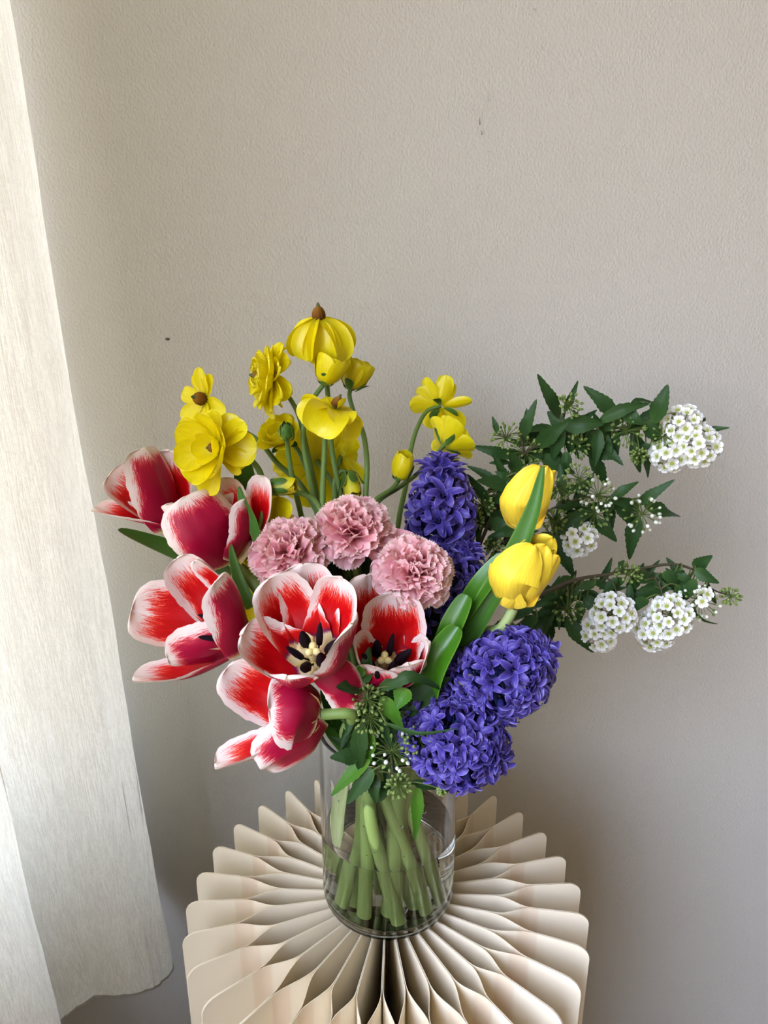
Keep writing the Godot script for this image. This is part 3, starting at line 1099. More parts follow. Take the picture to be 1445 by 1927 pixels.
	t = tulip("lowest red and white tulip, facing left over the rim of the glass jar", red, [606, 1345, 0.088], Vector3(-0.98, -0.02, -0.30), 0.068, 0.056,
		[[[500, 1300, -1.5], [426, 1258, -1], 116, Vector3(0, -0.45, 0.88)],
		[[562, 1332, 1.5], [506, 1336, 1.8], 146, Vector3(-0.25, -0.1, -0.95), {"vm": 0.6}],
		[[566, 1396, 1.1], [492, 1444, 1], 122, Vector3(-0.2, 0.6, -0.75)],
		[[490, 1410, -0.2], [405, 1437, 0.1], 80, Vector3(0.1, 0.75, 0.6)],
		[[568, 1308, -0.9], [518, 1296, -0.8], 60, Vector3(-0.1, -0.8, -0.35)],
		[[560, 1350, -1.6], [520, 1352, -2], 90, Vector3(0, 0, 1)]],
		[[650, 1385, 0.06], [700, 1450, 0.04], [735, 1530, 0.045], [767, 1612, 0.045], [795, 1706, 0.036]])
	blade(t, [at(700, 1470, 0.03), at(660, 1370, 0.045), at(625, 1318, 0.05), at(606, 1290, 0.05)], 0.030, towards(640, 1340, Vector3(0.1, 0.3, 0.9)), M.tulip_leaf, {"fold": 0.35, "foot": 0.8})
	blade(t, [at(720, 1420, 0.035), at(675, 1375, 0.05), at(630, 1362, 0.058), at(603, 1358, 0.06)], 0.020, towards(640, 1360, Vector3(0.1, 0.6, 0.7)), M.tulip_leaf, {"fold": 0.3, "foot": 0.8})
	blade(t, [at(725, 1500, 0.035), at(680, 1420, 0.045), at(640, 1382, 0.052), at(612, 1368, 0.05)], 0.026, towards(640, 1390, Vector3(-0.3, 0.3, 0.9)), M.tulip_leaf, {"fold": 0.2, "foot": 0.8})
	var yel := "yellow tulips"
	t = tulip("yellow tulip bud behind the long green leaf, among the white blossom twigs", yel, [982, 1000, -0.02], Vector3(0.28, 0.93, 0.10), 0.064, 0.039,
		[[[970, 950, 1.5], [1014, 877, 0.6], 84, Vector3(0.2, 0, -1), {"tm": 1.2, "tn": 1.6, "cup": 0.98, "vm": 0.40, "foot": 0.80}],
		[[1022, 948, 0.6], [1044, 886, 0.2], 64, Vector3(-0.85, 0, -0.5), {"tm": 1.2, "tn": 1.6, "cup": 0.98, "vm": 0.40, "foot": 0.80}],
		[[960, 950, 0.2], [1008, 880, -0.2], 62, Vector3(0.95, 0, -0.2), {"tm": 1.2, "tn": 1.6, "cup": 0.98, "vm": 0.40, "foot": 0.80}],
		[[998, 935, -1.3], [1032, 880, -0.3], 90, Vector3(0, 0, 1), {"tm": 1.2, "tn": 1.6, "cup": 0.98, "vm": 0.40, "foot": 0.80}],
		[[1000, 950, 1.25], [1030, 879, 0.4], 72, Vector3(0, 0, -1), {"tm": 1.2, "tn": 1.6, "cup": 0.98, "vm": 0.40, "foot": 0.80}]],
		[[940, 1060, -0.02], [850, 1250, 0.0], [760, 1450, 0.0], Vector3(0.02, 0.02, -0.01)], true, false)
	t = tulip("yellow tulip bud nearest the viewer, above the purple hyacinths", yel, [966, 1144, 0.045], Vector3(0.44, 0.86, 0.28), 0.066, 0.043,
		[[[962, 1090, 1.9], [1006, 1028, 0.7], 116, Vector3(0.15, 0.1, -1), {"tm": 1.2, "tn": 1.6, "cup": 0.98, "vm": 0.40, "foot": 0.80}],
		[[1008, 1108, 1], [1050, 1046, 0.4], 82, Vector3(-0.75, -0.2, -0.6), {"tm": 1.2, "tn": 1.6, "cup": 0.98, "vm": 0.40, "foot": 0.80}],
		[[992, 1062, -1.6], [1040, 1013, -0.4], 100, Vector3(0, -0.2, 1), {"tm": 1.2, "tn": 1.6, "cup": 0.98, "vm": 0.40, "foot": 0.80}],
		[[940, 1090, 0.3], [1000, 1026, -0.2], 80, Vector3(0.9, 0.2, -0.2), {"tm": 1.2, "tn": 1.6, "cup": 0.98, "vm": 0.40, "foot": 0.80}],
		[[1020, 1085, -0.6], [1044, 1036, -0.3], 72, Vector3(-0.9, 0, 0.3), {"tm": 1.2, "tn": 1.6, "cup": 0.98, "vm": 0.40, "foot": 0.80}],
		[[990, 1092, 1.3], [1026, 1026, 0.4], 92, Vector3(0, 0.1, -1), {"tm": 1.2, "tn": 1.6, "cup": 0.98, "vm": 0.40, "foot": 0.80}]],
		[[915, 1190, 0.035], [830, 1330, 0.02], [770, 1450, 0.03], [800, 1612, 0.036], [820, 1690, 0.03]], true, false)
	blade(t, [at(830, 1340, 0.02), at(872, 1240, 0.035), at(930, 1130, 0.04), at(985, 1030, 0.035), at(1012, 950, 0.03), at(1023, 876, 0.02)], 0.026, towards(980, 1020, Vector3(-0.55, 0.2, 0.8)), M.tulip_leaf, {"fold": 0.7, "foot": 0.8, "vm": 0.4, "nv": 40})

# -- butterfly ranunculus
func cone(root: Node3D, b: Basis, off: Vector3, size := 1.0) -> void:
	var s := Soup.new()
	s.lathe(PackedVector2Array([Vector2(0.0040, 0), Vector2(0.0047, 0.0022), Vector2(0.0045, 0.005), Vector2(0.0034, 0.0078), Vector2(0.0016, 0.0098)]), 60, Transform3D(b.scaled(Vector3.ONE * size), off), Color(0.13, 0.045, 0.006), Color(0.32, 0.14, 0.012), 12, 0.16)
	s.lathe(PackedVector2Array([Vector2(0.0017, 0.0094), Vector2(0.0014, 0.0112), Vector2(0.0003, 0.0128)]), 10, Transform3D(b.scaled(Vector3.ONE * size), off), Color(0.13, 0.14, 0.05), Color(0.10, 0.11, 0.04))
	part("seed_cone", s.mesh(), M.ran_cone, root)

func whorl(root: Node3D, b: Basis, list: Array, mat: Material, size: float, called := "petal", off := Vector3.ZERO) -> void:
	for q in list:
		# [phi, length mm, width mm, th0, th1, th2, options]
		var o: Dictionary = q[6].duplicate() if q.size() > 6 else {}
		o.merge({"nu": 13, "nv": 16, "foot": 0.22, "vm": 0.62, "tn": 2.4, "tm": 2.1, "cup0": 0.9, "cup1": 1.3, "wob": 0.02, "phase": rng.randf() * 6.0, "r0": 0.0015, "ruffle": 0.012})
		var p := turned(petal(q[1] * 0.001 * size, q[2] * 0.001 * size, [q[3], q[4], q[5]], o), q[0])
		part(called, film(p, o.nu, o.nv), mat, root, Transform3D(b, off))

func ring(n: int, L: float, W: float, t0: float, t1: float, t2: float, ph: float, o := {}) -> Array:
	var out := []
	for k in n:
		out.append([ph + 360.0 * k / n + rng.randf_range(-9, 9), L * rng.randf_range(0.93, 1.07), W * rng.randf_range(0.92, 1.08), t0, t1 + rng.randf_range(-7, 7), t2 + rng.randf_range(-10, 10), o])
	return out

func ranunculus(label: String, base: Array, ax: Vector3, size: float, rings: Array, path: Array, o := {}) -> Node3D:
	var B := at(base[0], base[1], base[2])
	var root := thing(o.get("name", "ranunculus"), label, o.get("category", "ranunculus"), B, o.get("group", "yellow ranunculus flowers"))
	var b := pose(base[0], base[1], ax)
	for r in rings:
		whorl(root, b, r, o.get("mat", M.ran), size)
	if o.has("cone"):
		cone(root, b, b.y * o.cone, size * o.get("cone_size", 1.0))
	if o.get("sepals", 0) > 0:
		whorl(root, b, ring(o.sepals, o.get("sepal_len", 13.0), 7.0, o.get("sepal_a", 80.0), o.get("sepal_b", 40.0), o.get("sepal_c", 30.0), 20.0, {"tm": 1.2, "ruffle": 0.0, "r0": 0.003, "mid": 0.36, "cup0": 1.3, "cup1": 1.6, "wob": 0.005}), M.sepal, size * o.get("sepal_size", 1.0), "sepal", -b.y * 0.0014)
	if path.size():
		var way := px_path(path)
		var pts := [B + b.y * 0.001]
		if B.distance_to(way[0]) > 0.018:
			pts.append(B - b.y * 0.006)
		pts.append_array(way)
		var e: Vector3 = pts[pts.size() - 1]
		var m := Vector3(clampf(e.x * 0.3 - 0.004, -0.03, 0.03), 0.16, rng.randf_range(-0.03, 0.0))
		pts.append(m)
		pts.append(Vector3(-m.x * 0.8 + 0.006, 0.012 + rng.randf() * 0.02, rng.randf_range(-0.035, -0.01)))
		stem(root, pts, 0.0017 * o.get("thin", 1.0), 0.0026, G_STEM, G_STEM.lerp(G_PALE, 0.3))
	return root

func ranunculi() -> void:
	ranunculus("topmost yellow ranunculus, petals drooping below its bare brown seed cone", [600, 598, -0.06], Vector3(-0.05, 0.97, 0.22), 1.0,
		[ring(5, 38, 25, 100, 146, 196, 0, {"cup0": 1.1, "cup1": 1.0, "mid": 0.28}), ring(5, 39, 26, 95, 134, 192, 36, {"cup0": 1.1, "cup1": 1.0, "mid": 0.28})],
		[[612, 690, -0.062], [618, 760, -0.06], [625, 850, -0.055], [642, 935, -0.045]], {"cone": -0.001})
	ranunculus("ruffled yellow ranunculus second from the left at the top, facing left", [512, 710, -0.05], Vector3(-0.94, 0.12, 0.22), 1.05,
		[ring(6, 17, 17, 85, 25, -15, 0, {"ruffle": 0.05}), ring(8, 22, 20, 88, 48, 10, 25, {"ruffle": 0.05}), ring(8, 24, 22, 92, 72, 40, 10, {"ruffle": 0.05}), ring(8, 25, 22, 96, 98, 80, 30, {"ruffle": 0.05}), ring(6, 24, 22, 100, 118, 112, 0, {"ruffle": 0.05}), [[170, 30, 26, 90, 95, 100], [205, 27, 10, 88, 70, 50]]],
		[[533, 733, -0.06], [556, 768, -0.055], [578, 850, -0.045], [598, 940, -0.035]], {"cone": 0.005})
	ranunculus("yellow ranunculus with a bare seed cone directly above the big open one on the left", [384, 752, -0.045], Vector3(-0.68, 0.2, 0.68), 1.0,
		[[[12, 25, 17, 88, 62, 50], [40, 22, 14, 88, 70, 60], [285, 20, 15, 88, 75, 70], [120, 26, 20, 92, 85, 95], [165, 22, 20, 95, 80, 90], [225, 25, 18, 95, 80, 85], [-18, 20, 12, 88, 75, 50]]],
		[[440, 800, -0.06], [487, 830, -0.052], [522, 872, -0.045], [562, 908, -0.04], [600, 970, -0.03]], {"cone": 0.001, "sepals": 4, "sepal_b": 100.0, "sepal_c": 95.0})
	ranunculus("largest yellow ranunculus, wide open bowl hanging over the red tulips on the left", [406, 842, 0.0], Vector3(-0.72, 0.0, 0.66), 1.14,
		[ring(4, 17, 15, 84, 38, 0, 0), ring(6, 28, 25, 88, 60, 22, 15), [[180, 31, 28, 92, 78, 60], [240, 30, 26, 92, 76, 50], [300, 30, 26, 92, 74, 50], [10, 24, 18, 95, 90, 60], [60, 27, 17, 95, 105, 95], [95, 27, 26, 95, 118, 128], [120, 22, 18, 95, 125, 120], [140, 23, 9, 95, 110, 100], [35, 24, 18, 95, 112, 118]]],
		[[455, 858, -0.014], [478, 872, -0.012], [497, 915, -0.008], [496, 960, 0.0], [486, 1015, 0.01], [560, 1100, 0.01]], {"cone": 0.001, "cone_size": 0.6, "thin": 1.3, "sepals": 3, "sepal_b": 110.0, "sepal_c": 110.0})
	ranunculus("yellow ranunculus cup with green sepals right under the topmost flower", [612, 722, -0.05], Vector3(0.28, 0.92, 0.25), 1.18,
		[ring(5, 22, 20, 82, 12, -15, 0), ring(4, 24, 21, 84, 20, -2, 40)],
		[[600, 735, -0.05], [584, 760, -0.05], [570, 815, -0.035], [579, 883, -0.03], [593, 947, -0.025]], {"sepals": 4, "sepal_b": 30.0, "sepal_c": 15.0})
	ranunculus("yellow ranunculus bud cup behind the green sepalled one, on a long curved stem", [660, 732, -0.075], Vector3(0.30, 0.92, 0.05), 1.25,
		[ring(5, 22, 20, 82, 10, -16, 10), ring(4, 23, 20, 84, 16, -8, 40)],
		[[658, 738, -0.075], [663, 768, -0.07], [683, 815, -0.06], [690, 860, -0.05], [688, 935, -0.04]], {"sepals": 4, "sepal_b": 45.0, "sepal_c": 50.0})
	ranunculus("large smooth yellow ranunculus in the middle, its seed cone on the right shoulder", [630, 768, -0.02], Vector3(0.40, 0.88, 0.22), 0.80,
		[[[8, 44, 46, 88, 108, 184, {"cup0": 1.2, "cup1": 1.1}], [66, 36, 36, 92, 128, 186, {"cup0": 1.2, "cup1": 1.1}], [304, 34, 34, 92, 124, 184, {"cup0": 1.2, "cup1": 1.1}], [125, 34, 32, 88, 105, 160], [180, 32, 30, 88, 105, 160], [245, 32, 30, 88, 108, 165], [345, 30, 34, 88, 84, 150, {"cup0": 1.2, "cup1": 1.1}], [290, 15, 15, 60, 20, -30]]],
		[[612, 812, -0.035], [611, 835, -0.03], [608, 903, -0.02], [607, 955, -0.015]], {"cone": 0.0015})
	ranunculus("yellow ranunculus just behind the dark green bud", [532, 828, -0.045], Vector3(-0.35, 0.60, 0.62), 0.9,
		[ring(5, 20, 19, 82, 15, -10, 0), ring(6, 24, 22, 86, 40, 10, 20), ring(5, 24, 23, 90, 62, 40, 0)],
		[[551, 836, -0.05], [575, 878, -0.04], [600, 950, -0.03]], {"sepals": 4, "sepal_b": 95.0, "sepal_c": 80.0})
	ranunculus("pleated yellow ranunculus seen from behind, low among the green stems", [596, 868, -0.075], Vector3(-0.30, 0.35, -0.85), 1.3,
		[ring(6, 28, 26, 88, 60, 50, 0), ring(6, 28, 26, 90, 85, 95, 30), [[170, 30, 24, 95, 100, 110], [210, 30, 24, 95, 105, 120]]],
		[[620, 900, -0.06], [640, 960, -0.05]])
	ranunculus("yellow ranunculus half hidden on the right of the pleated one", [640, 858, -0.085], Vector3(0.60, 0.40, -0.5), 1.2,
		[[[60, 26, 20, 90, 80, 70], [20, 24, 18, 90, 70, 60], [100, 26, 20, 90, 85, 85], [150, 26, 20, 90, 95, 100], [200, 24, 20, 90, 85, 85], [310, 20, 18, 90, 70, 60]]],
		[[634, 890, -0.075], [650, 960, -0.05]])
	ranunculus("star shaped yellow ranunculus on the right, petals flung open", [830, 765, -0.14], Vector3(0.10, 0.55, -0.55), 1.1,
		[[[-12, 26, 17, 88, 50, 40, {"curl": 0.4}], [30, 27, 13, 88, 62, 50, {"curl": 0.6}], [62, 24, 18, 90, 70, 60], [100, 26, 24, 90, 85, 90], [150, 24, 22, 90, 100, 110], [275, 25, 13, 90, 80, 70], [220, 25, 18, 90, 105, 120], [330, 22, 16, 86, 40, 30]]],
		[[806, 772, -0.14], [786, 803, -0.13], [774, 842, -0.12], [768, 890, -0.10], [752, 968, -0.07]], {"sepals": 3, "sepal_b": 110.0, "sepal_c": 120.0})
	ranunculus("yellow ranunculus seen from below with two green sepals, over the dark hyacinth", [836, 838, -0.11], Vector3(0.52, 0.58, -0.42), 1.0,
		[ring(5, 26, 24, 88, 46, 30, 0), ring(5, 27, 25, 90, 62, 50, 36), [[150, 27, 20, 92, 80, 85], [110, 27, 18, 92, 78, 90]]],
		[[820, 855, -0.11], [788, 889, -0.09], [755, 914, -0.07], [710, 944, -0.04]], {"sepals": 4, "sepal_len": 16.0, "sepal_b": 68.0, "sepal_c": 55.0})
	ranunculus("bright yellow petals peeking out under the left pink carnation", [505, 1000, -0.005], Vector3(-0.45, 0.3, 0.7), 1.2,
		[[[0, 27, 26, 90, 70, 60], [50, 25, 24, 90, 70, 60], [300, 26, 24, 90, 75, 60], [240, 28, 26, 90, 80, 80], [180, 28, 26, 90, 85, 90], [120, 26, 24, 90, 80, 80]]],
		[[560, 1080, -0.01], [640, 1200, 0.0]])
	ranunculus("folded yellow ranunculus low between the left tulips and the pink carnation", [492, 1095, 0.01], Vector3(-0.6, 0.1, 0.6), 1.15,
		[[[0, 24, 22, 90, 70, 70], [60, 27, 24, 90, 85, 90], [120, 27, 24, 90, 90, 95], [180, 27, 24, 90, 85, 90], [240, 27, 24, 90, 80, 85], [300, 26, 20, 90, 80, 80]]],
		[[560, 1130, 0.0], [640, 1240, 0.01]])
	# buds
	var buds := {"sepal_size": 1.1, "sepal_a": 94.0, "name": "ranunculus_bud", "category": "flower bud", "group": "ranunculus buds"}
	ranunculus("plump yellow bud right of the curved stem, beside the dark hyacinth", [752, 902, -0.06], Vector3(0.22, 0.93, 0.28), 1.05,
		[ring(5, 24, 22, 82, 8, -38, 0, {"cup0": 0.7, "cup1": 0.6}), ring(5, 26, 23, 84, 12, -34, 36, {"cup0": 0.7, "cup1": 0.6})],
		[[742, 915, -0.055], [708, 940, -0.04]], buds.merged({"sepals": 4, "sepal_b": 15.0, "sepal_c": 0.0, "sepal_len": 16.0}))
	ranunculus("nodding green and yellow bud beside the left pink carnation", [509, 916, 0.0], Vector3(0.95, 0.0, 0.25), 0.88,
		[ring(5, 24, 20, 84, 4, -30, 0, {"cup0": 0.7, "cup1": 0.7}), ring(5, 25, 20, 84, 8, -26, 36, {"cup0": 0.7, "cup1": 0.7})],
		[[499, 925, 0.0], [520, 928, -0.012], [560, 927, -0.015], [590, 940, -0.015], [606, 965, -0.012]], buds.merged({"mat": M.ran_green, "sepals": 5, "sepal_len": 20.0, "sepal_b": 10.0, "sepal_c": -8.0}))
	ranunculus("drooping green bud with pointed sepals above the middle carnation", [657, 892, -0.05], Vector3(0.12, -0.85, 0.40), 0.92,
		[ring(5, 24, 20, 84, 6, -30, 0, {"cup0": 0.7, "cup1": 0.7}), ring(4, 25, 20, 84, 8, -26, 36, {"cup0": 0.7, "cup1": 0.7})],
		[[645, 886, -0.052], [632, 902, -0.05], [630, 935, -0.045]], buds.merged({"mat": M.ran_green, "sepals": 5, "sepal_len": 20.0, "sepal_b": 20.0, "sepal_c": 22.0}))
	ranunculus("small closed dark green bud on a straight stem in front of the yellow flowers", [540, 826, -0.02], Vector3(-0.03, 0.98, 0.18), 0.52,
		[ring(5, 29, 22, 84, 2, -44, 0, {"cup0": 0.7, "cup1": 0.7, "tm": 1.1, "tn": 1.3, "vm": 0.4, "ruffle": 0.0})],
		[[541, 838, -0.022], [547, 883, -0.022], [562, 950, -0.02]], buds.merged({"mat": M.sepal, "sepals": 5, "sepal_len": 30.0, "sepal_b": 4.0, "sepal_c": -42.0}))

# -- carnations
func carnation(label: String, base: Array, ax: Vector3, size: float, extra: Array, path: Array, leaves: Array) -> void:
	var B := at(base[0], base[1], base[2])
	var root := thing("carnation", label, "carnation", B, "pink carnations")
	var b := pose(base[0], base[1], ax)
	var count := 60
	for k in count:
		var f := (k + 0.5) / count
		var a := k * 137.508 + rng.randf_range(-12, 12)
		var th := lerpf(3.0, 97.0, pow(f, 0.72)) + rng.randf_range(-9, 9) * (1.0 - 0.5 * f)
		var L := lerpf(0.0235, 0.0285, f) * size * rng.randf_range(0.93, 1.05)
		var W := lerpf(0.018, 0.027, f) * size * rng.randf_range(0.9, 1.1)
		var o := {"nu": 33, "nv": 14, "foot": 0.10, "vm": 0.84, "tn": 2.0, "tm": 2.0, "open": 0.80, "round": 0.16, "cup0": 1.0, "cup1": 2.0, "ruffle": lerpf(0.10, 0.06, f), "freq": rng.randf_range(4.5, 7.5), "phase": rng.randf() * 6.0, "saw": 0.03, "r0": 0.001, "mid": 0.35, "wob": 0.05, "roll": rng.randf_range(-1.1, 1.1) * (1.0 - 0.75 * f)}
		var p := turned(petal(L, W, [th * 0.35, th, th + rng.randf_range(-14, 24)], o), a)
		part("petal", film(p, 33, 14), M.carnation, root, Transform3D(b, Vector3.ZERO))
	for q in extra:      # loose hanging petals: phi, length, width, angles
		var o := {"nu": 21, "nv": 16, "foot": 0.14, "vm": 0.82, "tn": 2.6, "tm": 2.4, "cup0": 1.2, "cup1": 2.0, "ruffle": 0.025, "freq": 7.0, "phase": q[0] * 0.1, "saw": 0.03, "r0": 0.001, "mid": 0.35}
		part("petal", film(turned(petal(q[1] * 0.001, q[2] * 0.001, [q[3], q[4], q[5]], o), q[0]), 21, 16), M.carnation, root, Transform3D(b, Vector3.ZERO))
	var s := Soup.new()
	s.lathe(PackedVector2Array([Vector2(0.0022, -0.024), Vector2(0.0052, -0.019), Vector2(0.0068, -0.010), Vector2(0.0078, 0.0), Vector2(0.0084, 0.004), Vector2(0.006, 0.0045)]), 14, Transform3D(b, Vector3.ZERO))
	part("calyx", s.mesh(), M.calyx, root)
	var pts := [B - b.y * 0.022, B - b.y * 0.034]
	pts.append_array(px_path(path))
	pts.append(Vector3(rng.randf_range(-0.02, 0.02), 0.15, rng.randf_range(-0.02, 0.01)))
	pts.append(Vector3(rng.randf_range(-0.03, 0.03), 0.015, rng.randf_range(-0.03, 0.0)))
	stem(root, pts, 0.0022, 0.0026, G_PALE, G_STEM)
	for q in leaves:
		var mid := at((q[0] + q[2]) * 0.5 + q[5], (q[1] + q[3]) * 0.5, (q[4] + q[7]) * 0.5 + 0.008)
		blade(root, [at(q[0], q[1], q[4]), mid, at(q[2], q[3], q[7])], q[6] * 0.00042, towards(q[0], q[1], Vector3(0.1, 0.3, 0.9)), M.dark_leaf, {"fold": 0.3, "foot": 0.6})

func carnations() -> void:
	carnation("left pink carnation, above the central red tulip", [546, 1044, 0.022], Vector3(-0.22, 0.55, 0.80), 1.12, [[180, 30, 22, 60, 100, 125], [128, 30, 18, 60, 105, 125]], [[600, 1110, 0.0], [680, 1300, 0.0]],
		[[640, 1200, 560, 1068, 0.012, 14, 46, 0.018], [650, 1230, 612, 1050, 0.0, 10, 40, 0.0], [640, 1260, 600, 1120, -0.01, -10, 60, -0.01]])
	carnation("middle and tallest pink carnation, a loose petal hanging on its right", [664, 1004, 0.008], Vector3(0.0, 0.62, 0.78), 1.15, [[130, 50, 30, 60, 100, 108], [108, 50, 26, 60, 96, 96]], [[672, 1090, -0.005], [700, 1300, -0.005]],
		[[690, 1200, 625, 1040, -0.01, -6, 40, -0.012], [700, 1160, 730, 1060, 0.0, 10, 62, 0.006], [690, 1220, 690, 1040, -0.015, 8, 60, -0.02], [720, 1240, 660, 1080, -0.03, 0, 90, -0.03]])
	carnation("right pink carnation, beside the dark purple hyacinth", [778, 1078, 0.032], Vector3(0.28, 0.42, 0.84), 1.08, [[140, 31, 20, 60, 95, 105], [270, 32, 20, 60, 98, 100], [250, 32, 18, 60, 100, 108]], [[770, 1160, 0.01], [735, 1320, 0.01]],
		[[760, 1220, 744, 1075, 0.01, -12, 46, 0.02], [780, 1260, 810, 1130, 0.0, 14, 60, 0.012], [770, 1290, 760, 1110, -0.02, 0, 100, -0.02], [790, 1300, 840, 1150, -0.02, 0, 90, -0.015]])

# -- hyacinths
func floret(kind: int) -> ArrayMesh:
	var s := Soup.new()
	var r := RandomNumberGenerator.new()
	r.seed = 100 + kind
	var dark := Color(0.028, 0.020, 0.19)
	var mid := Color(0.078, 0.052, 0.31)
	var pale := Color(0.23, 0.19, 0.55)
	var open: float = [1.0, 0.85, 1.1, 0.6, 0.25, 0.95][kind]
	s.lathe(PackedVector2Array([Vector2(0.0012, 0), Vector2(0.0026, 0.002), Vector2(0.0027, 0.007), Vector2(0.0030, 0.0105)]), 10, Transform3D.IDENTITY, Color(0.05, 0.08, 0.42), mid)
	for k in 6:
		var o := {"nu": 7, "nv": 11, "foot": 0.62, "vm": 0.45, "tn": 1.8, "tm": 1.5, "cup0": 0.8, "cup1": 0.75, "r0": 0.0018, "mid": 0.4, "wob": 0.04, "phase": r.randf() * 6.0, "bend": r.randf_range(-0.12, 0.12)}
		var p := petal(0.0142 * r.randf_range(0.92, 1.08), 0.0076, [8.0, 14.0 + 34.0 * open + r.randf_range(-8, 8), (15.0 + 115.0 * open) * r.randf_range(0.75, 1.15)], o)
		p = turned(p, k * 60.0 + r.randf_range(-8, 8))
		for i in p.size():
			p[i].y += 0.0085
		var col := PackedColorArray()
		for j in 11:
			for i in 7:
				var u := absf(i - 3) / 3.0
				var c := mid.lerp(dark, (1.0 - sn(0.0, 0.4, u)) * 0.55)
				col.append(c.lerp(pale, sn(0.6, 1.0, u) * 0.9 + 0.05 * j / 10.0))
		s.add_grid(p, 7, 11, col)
	for k in 3:
		var a := TAU * k / 3.0
		s.ball(Vector3(cos(a) * 0.0010, 0.0105, sin(a) * 0.0010), 0.0006, Vector3.UP, 2.0, Color(0.10, 0.08, 0.20), Color(-1, 0, 0), 5)
	return s.mesh()

func hyacinth(label: String, foot: Array, tip: Array, radius: float, n: int, floret_size: float, path: Array, sd: int) -> Node3D:
	var A := at(foot[0], foot[1], foot[2])
	var T := at(tip[0], tip[1], tip[2])
	var root := thing("hyacinth", label, "hyacinth", A, "purple hyacinths")
	var ax := (T - A)
	var len := ax.length()
	var b := Soup.frame(ax)
	var r := RandomNumberGenerator.new()
	r.seed = sd
	for k in n:
		var f := (k + 0.5) / n
		var a := k * 2.39996 + r.randf_range(-0.25, 0.25)
		var rad := (b.x * cos(a) + b.z * sin(a))
		var tilt := lerpf(-0.35, 1.5, pow(f, 2.2)) + r.randf_range(-0.2, 0.2)
		var dir := (rad * cos(tilt) + b.y * sin(tilt)).normalized()
		var y := len * lerpf(0.06, 0.82, f)
		var reach := radius - 0.019 * floret_size
		var shrink := 1.0 - 0.45 * sn(0.75, 1.0, f)
		var p := b.y * y + rad * reach * shrink * cos(clampf(tilt, -1.0, 1.3))
		var kind: int = r.randi() % 4
		if f > 0.93:
			kind = 3
		elif r.randf() < 0.12:
			kind = 5
		part("floret", M.florets[kind], M.hyacinth, root, Transform3D(Soup.frame(dir, r.randf() * TAU).scaled(Vector3.ONE * floret_size * r.randf_range(0.9, 1.1)), p))
	var s := Soup.new()
	s.tube(PackedVector3Array([Vector3.ZERO, ax * 0.5, ax * 0.86]), 0.006, 0.003, 10, Color(0.05, 0.06, 0.16), Color(0.06, 0.05, 0.25))
	for k in n:       # short stalks that carry the florets
		var f := (k + 0.5) / n
		var a := k * 2.39996
		var rad := b.x * cos(a) + b.z * sin(a)
		s.tube(PackedVector3Array([b.y * len * lerpf(0.04, 0.80, f), b.y * len * lerpf(0.06, 0.82, f) + rad * maxf(radius - 0.017 * floret_size, 0.004)]), 0.0012, 0.0012, 5, Color(0.05, 0.07, 0.22))
	part("flower_stalk", s.mesh(), M.stem, root)
	var pts := [A + ax * 0.02]
	for q in path:
		pts.append(q if q is Vector3 else at(q[0], q[1], q[2]))
	stem(root, pts, 0.0065, 0.0078, G_STEM, G_PALE)
	return root

func hyacinths() -> void:
	M.florets = []
	for k in 6:
		M.florets.append(floret(k))
	var h := hyacinth("tall upright dark purple hyacinth rising behind the right carnation", [828, 1075, -0.035], [832, 862, -0.055], 0.030, 54, 1.2, [[815, 1150, -0.03], [750, 1400, -0.01], Vector3(-0.02, 0.02, -0.03)], 11)
	h = hyacinth("deep shaded purple hyacinth under the tall one, behind the strap leaves", [800, 1180, 0.0], [890, 1030, -0.02], 0.030, 60, 0.98, [[780, 1240, 0.0], [740, 1420, 0.0], Vector3(0.0, 0.02, -0.03)], 12)
	blade(h, [at(800, 1330, 0.02), at(850, 1200, 0.03), at(905, 1110, 0.035), at(954, 1046, 0.03)], 0.024, towards(900, 1100, Vector3(-0.45, 0.45, 0.75)), M.strap, {"fold": 0.35, "foot": 0.75, "vm": 0.6, "tn": 2.2, "tm": 2.0})
	h = hyacinth("purple hyacinth on the right, leaning out below the yellow tulip", [890, 1302, 0.05], [1026, 1226, 0.085], 0.034, 84, 0.95, [[830, 1360, 0.04], [770, 1470, 0.035], Vector3(0.012, 0.09, 0.03), Vector3(0.024, 0.02, 0.02)], 13)
	blade(h, [at(790, 1380, 0.035), at(822, 1270, 0.045), at(850, 1180, 0.05), at(880, 1120, 0.045)], 0.019, towards(850, 1200, Vector3(-0.1, 0.35, 0.9)), M.strap, {"fold": 0.3, "foot": 0.8, "vm": 0.62, "tn": 2.2, "tm": 2.0})
	h = hyacinth("lowest purple hyacinth, nodding over the right rim of the glass jar", [812, 1372, 0.06], [934, 1428, 0.105], 0.036, 92, 0.95, [[776, 1400, 0.045], [748, 1500, 0.04], [742, 1600, 0.045], Vector3(0.006, 0.02, 0.03)], 14)
	blade(h, [at(780, 1420, 0.045), at(800, 1330, 0.06), at(826, 1240, 0.066), at(863, 1180, 0.06)], 0.023, towards(830, 1250, Vector3(-0.2, 0.25, 0.95)), M.strap, {"fold": 0.45, "foot": 0.8, "vm": 0.6, "tn": 2.2, "tm": 2.0})
	blade(h, [at(640, 1592, 0.034), at(644, 1540, 0.036), at(652, 1485, 0.034), at(660, 1436, 0.03)], 0.020, towards(650, 1500, Vector3(-0.5, 0.1, 0.8)), M.pale_blade, {"fold": 0.7, "foot": 0.25, "vm": 0.35, "tn": 1.2})

func bouquet() -> void:
	M.pale_blade = leafy(strip_texture([[0.0, Color(0.80, 0.85, 0.62)], [1.0, Color(0.72, 0.78, 0.50)]], 0.08, 15), 0.4, Color(0.3, 0.3, 0.3), 0.4)
	tulips()
	ranunculi()
	carnations()
	hyacinths()
	spirea()
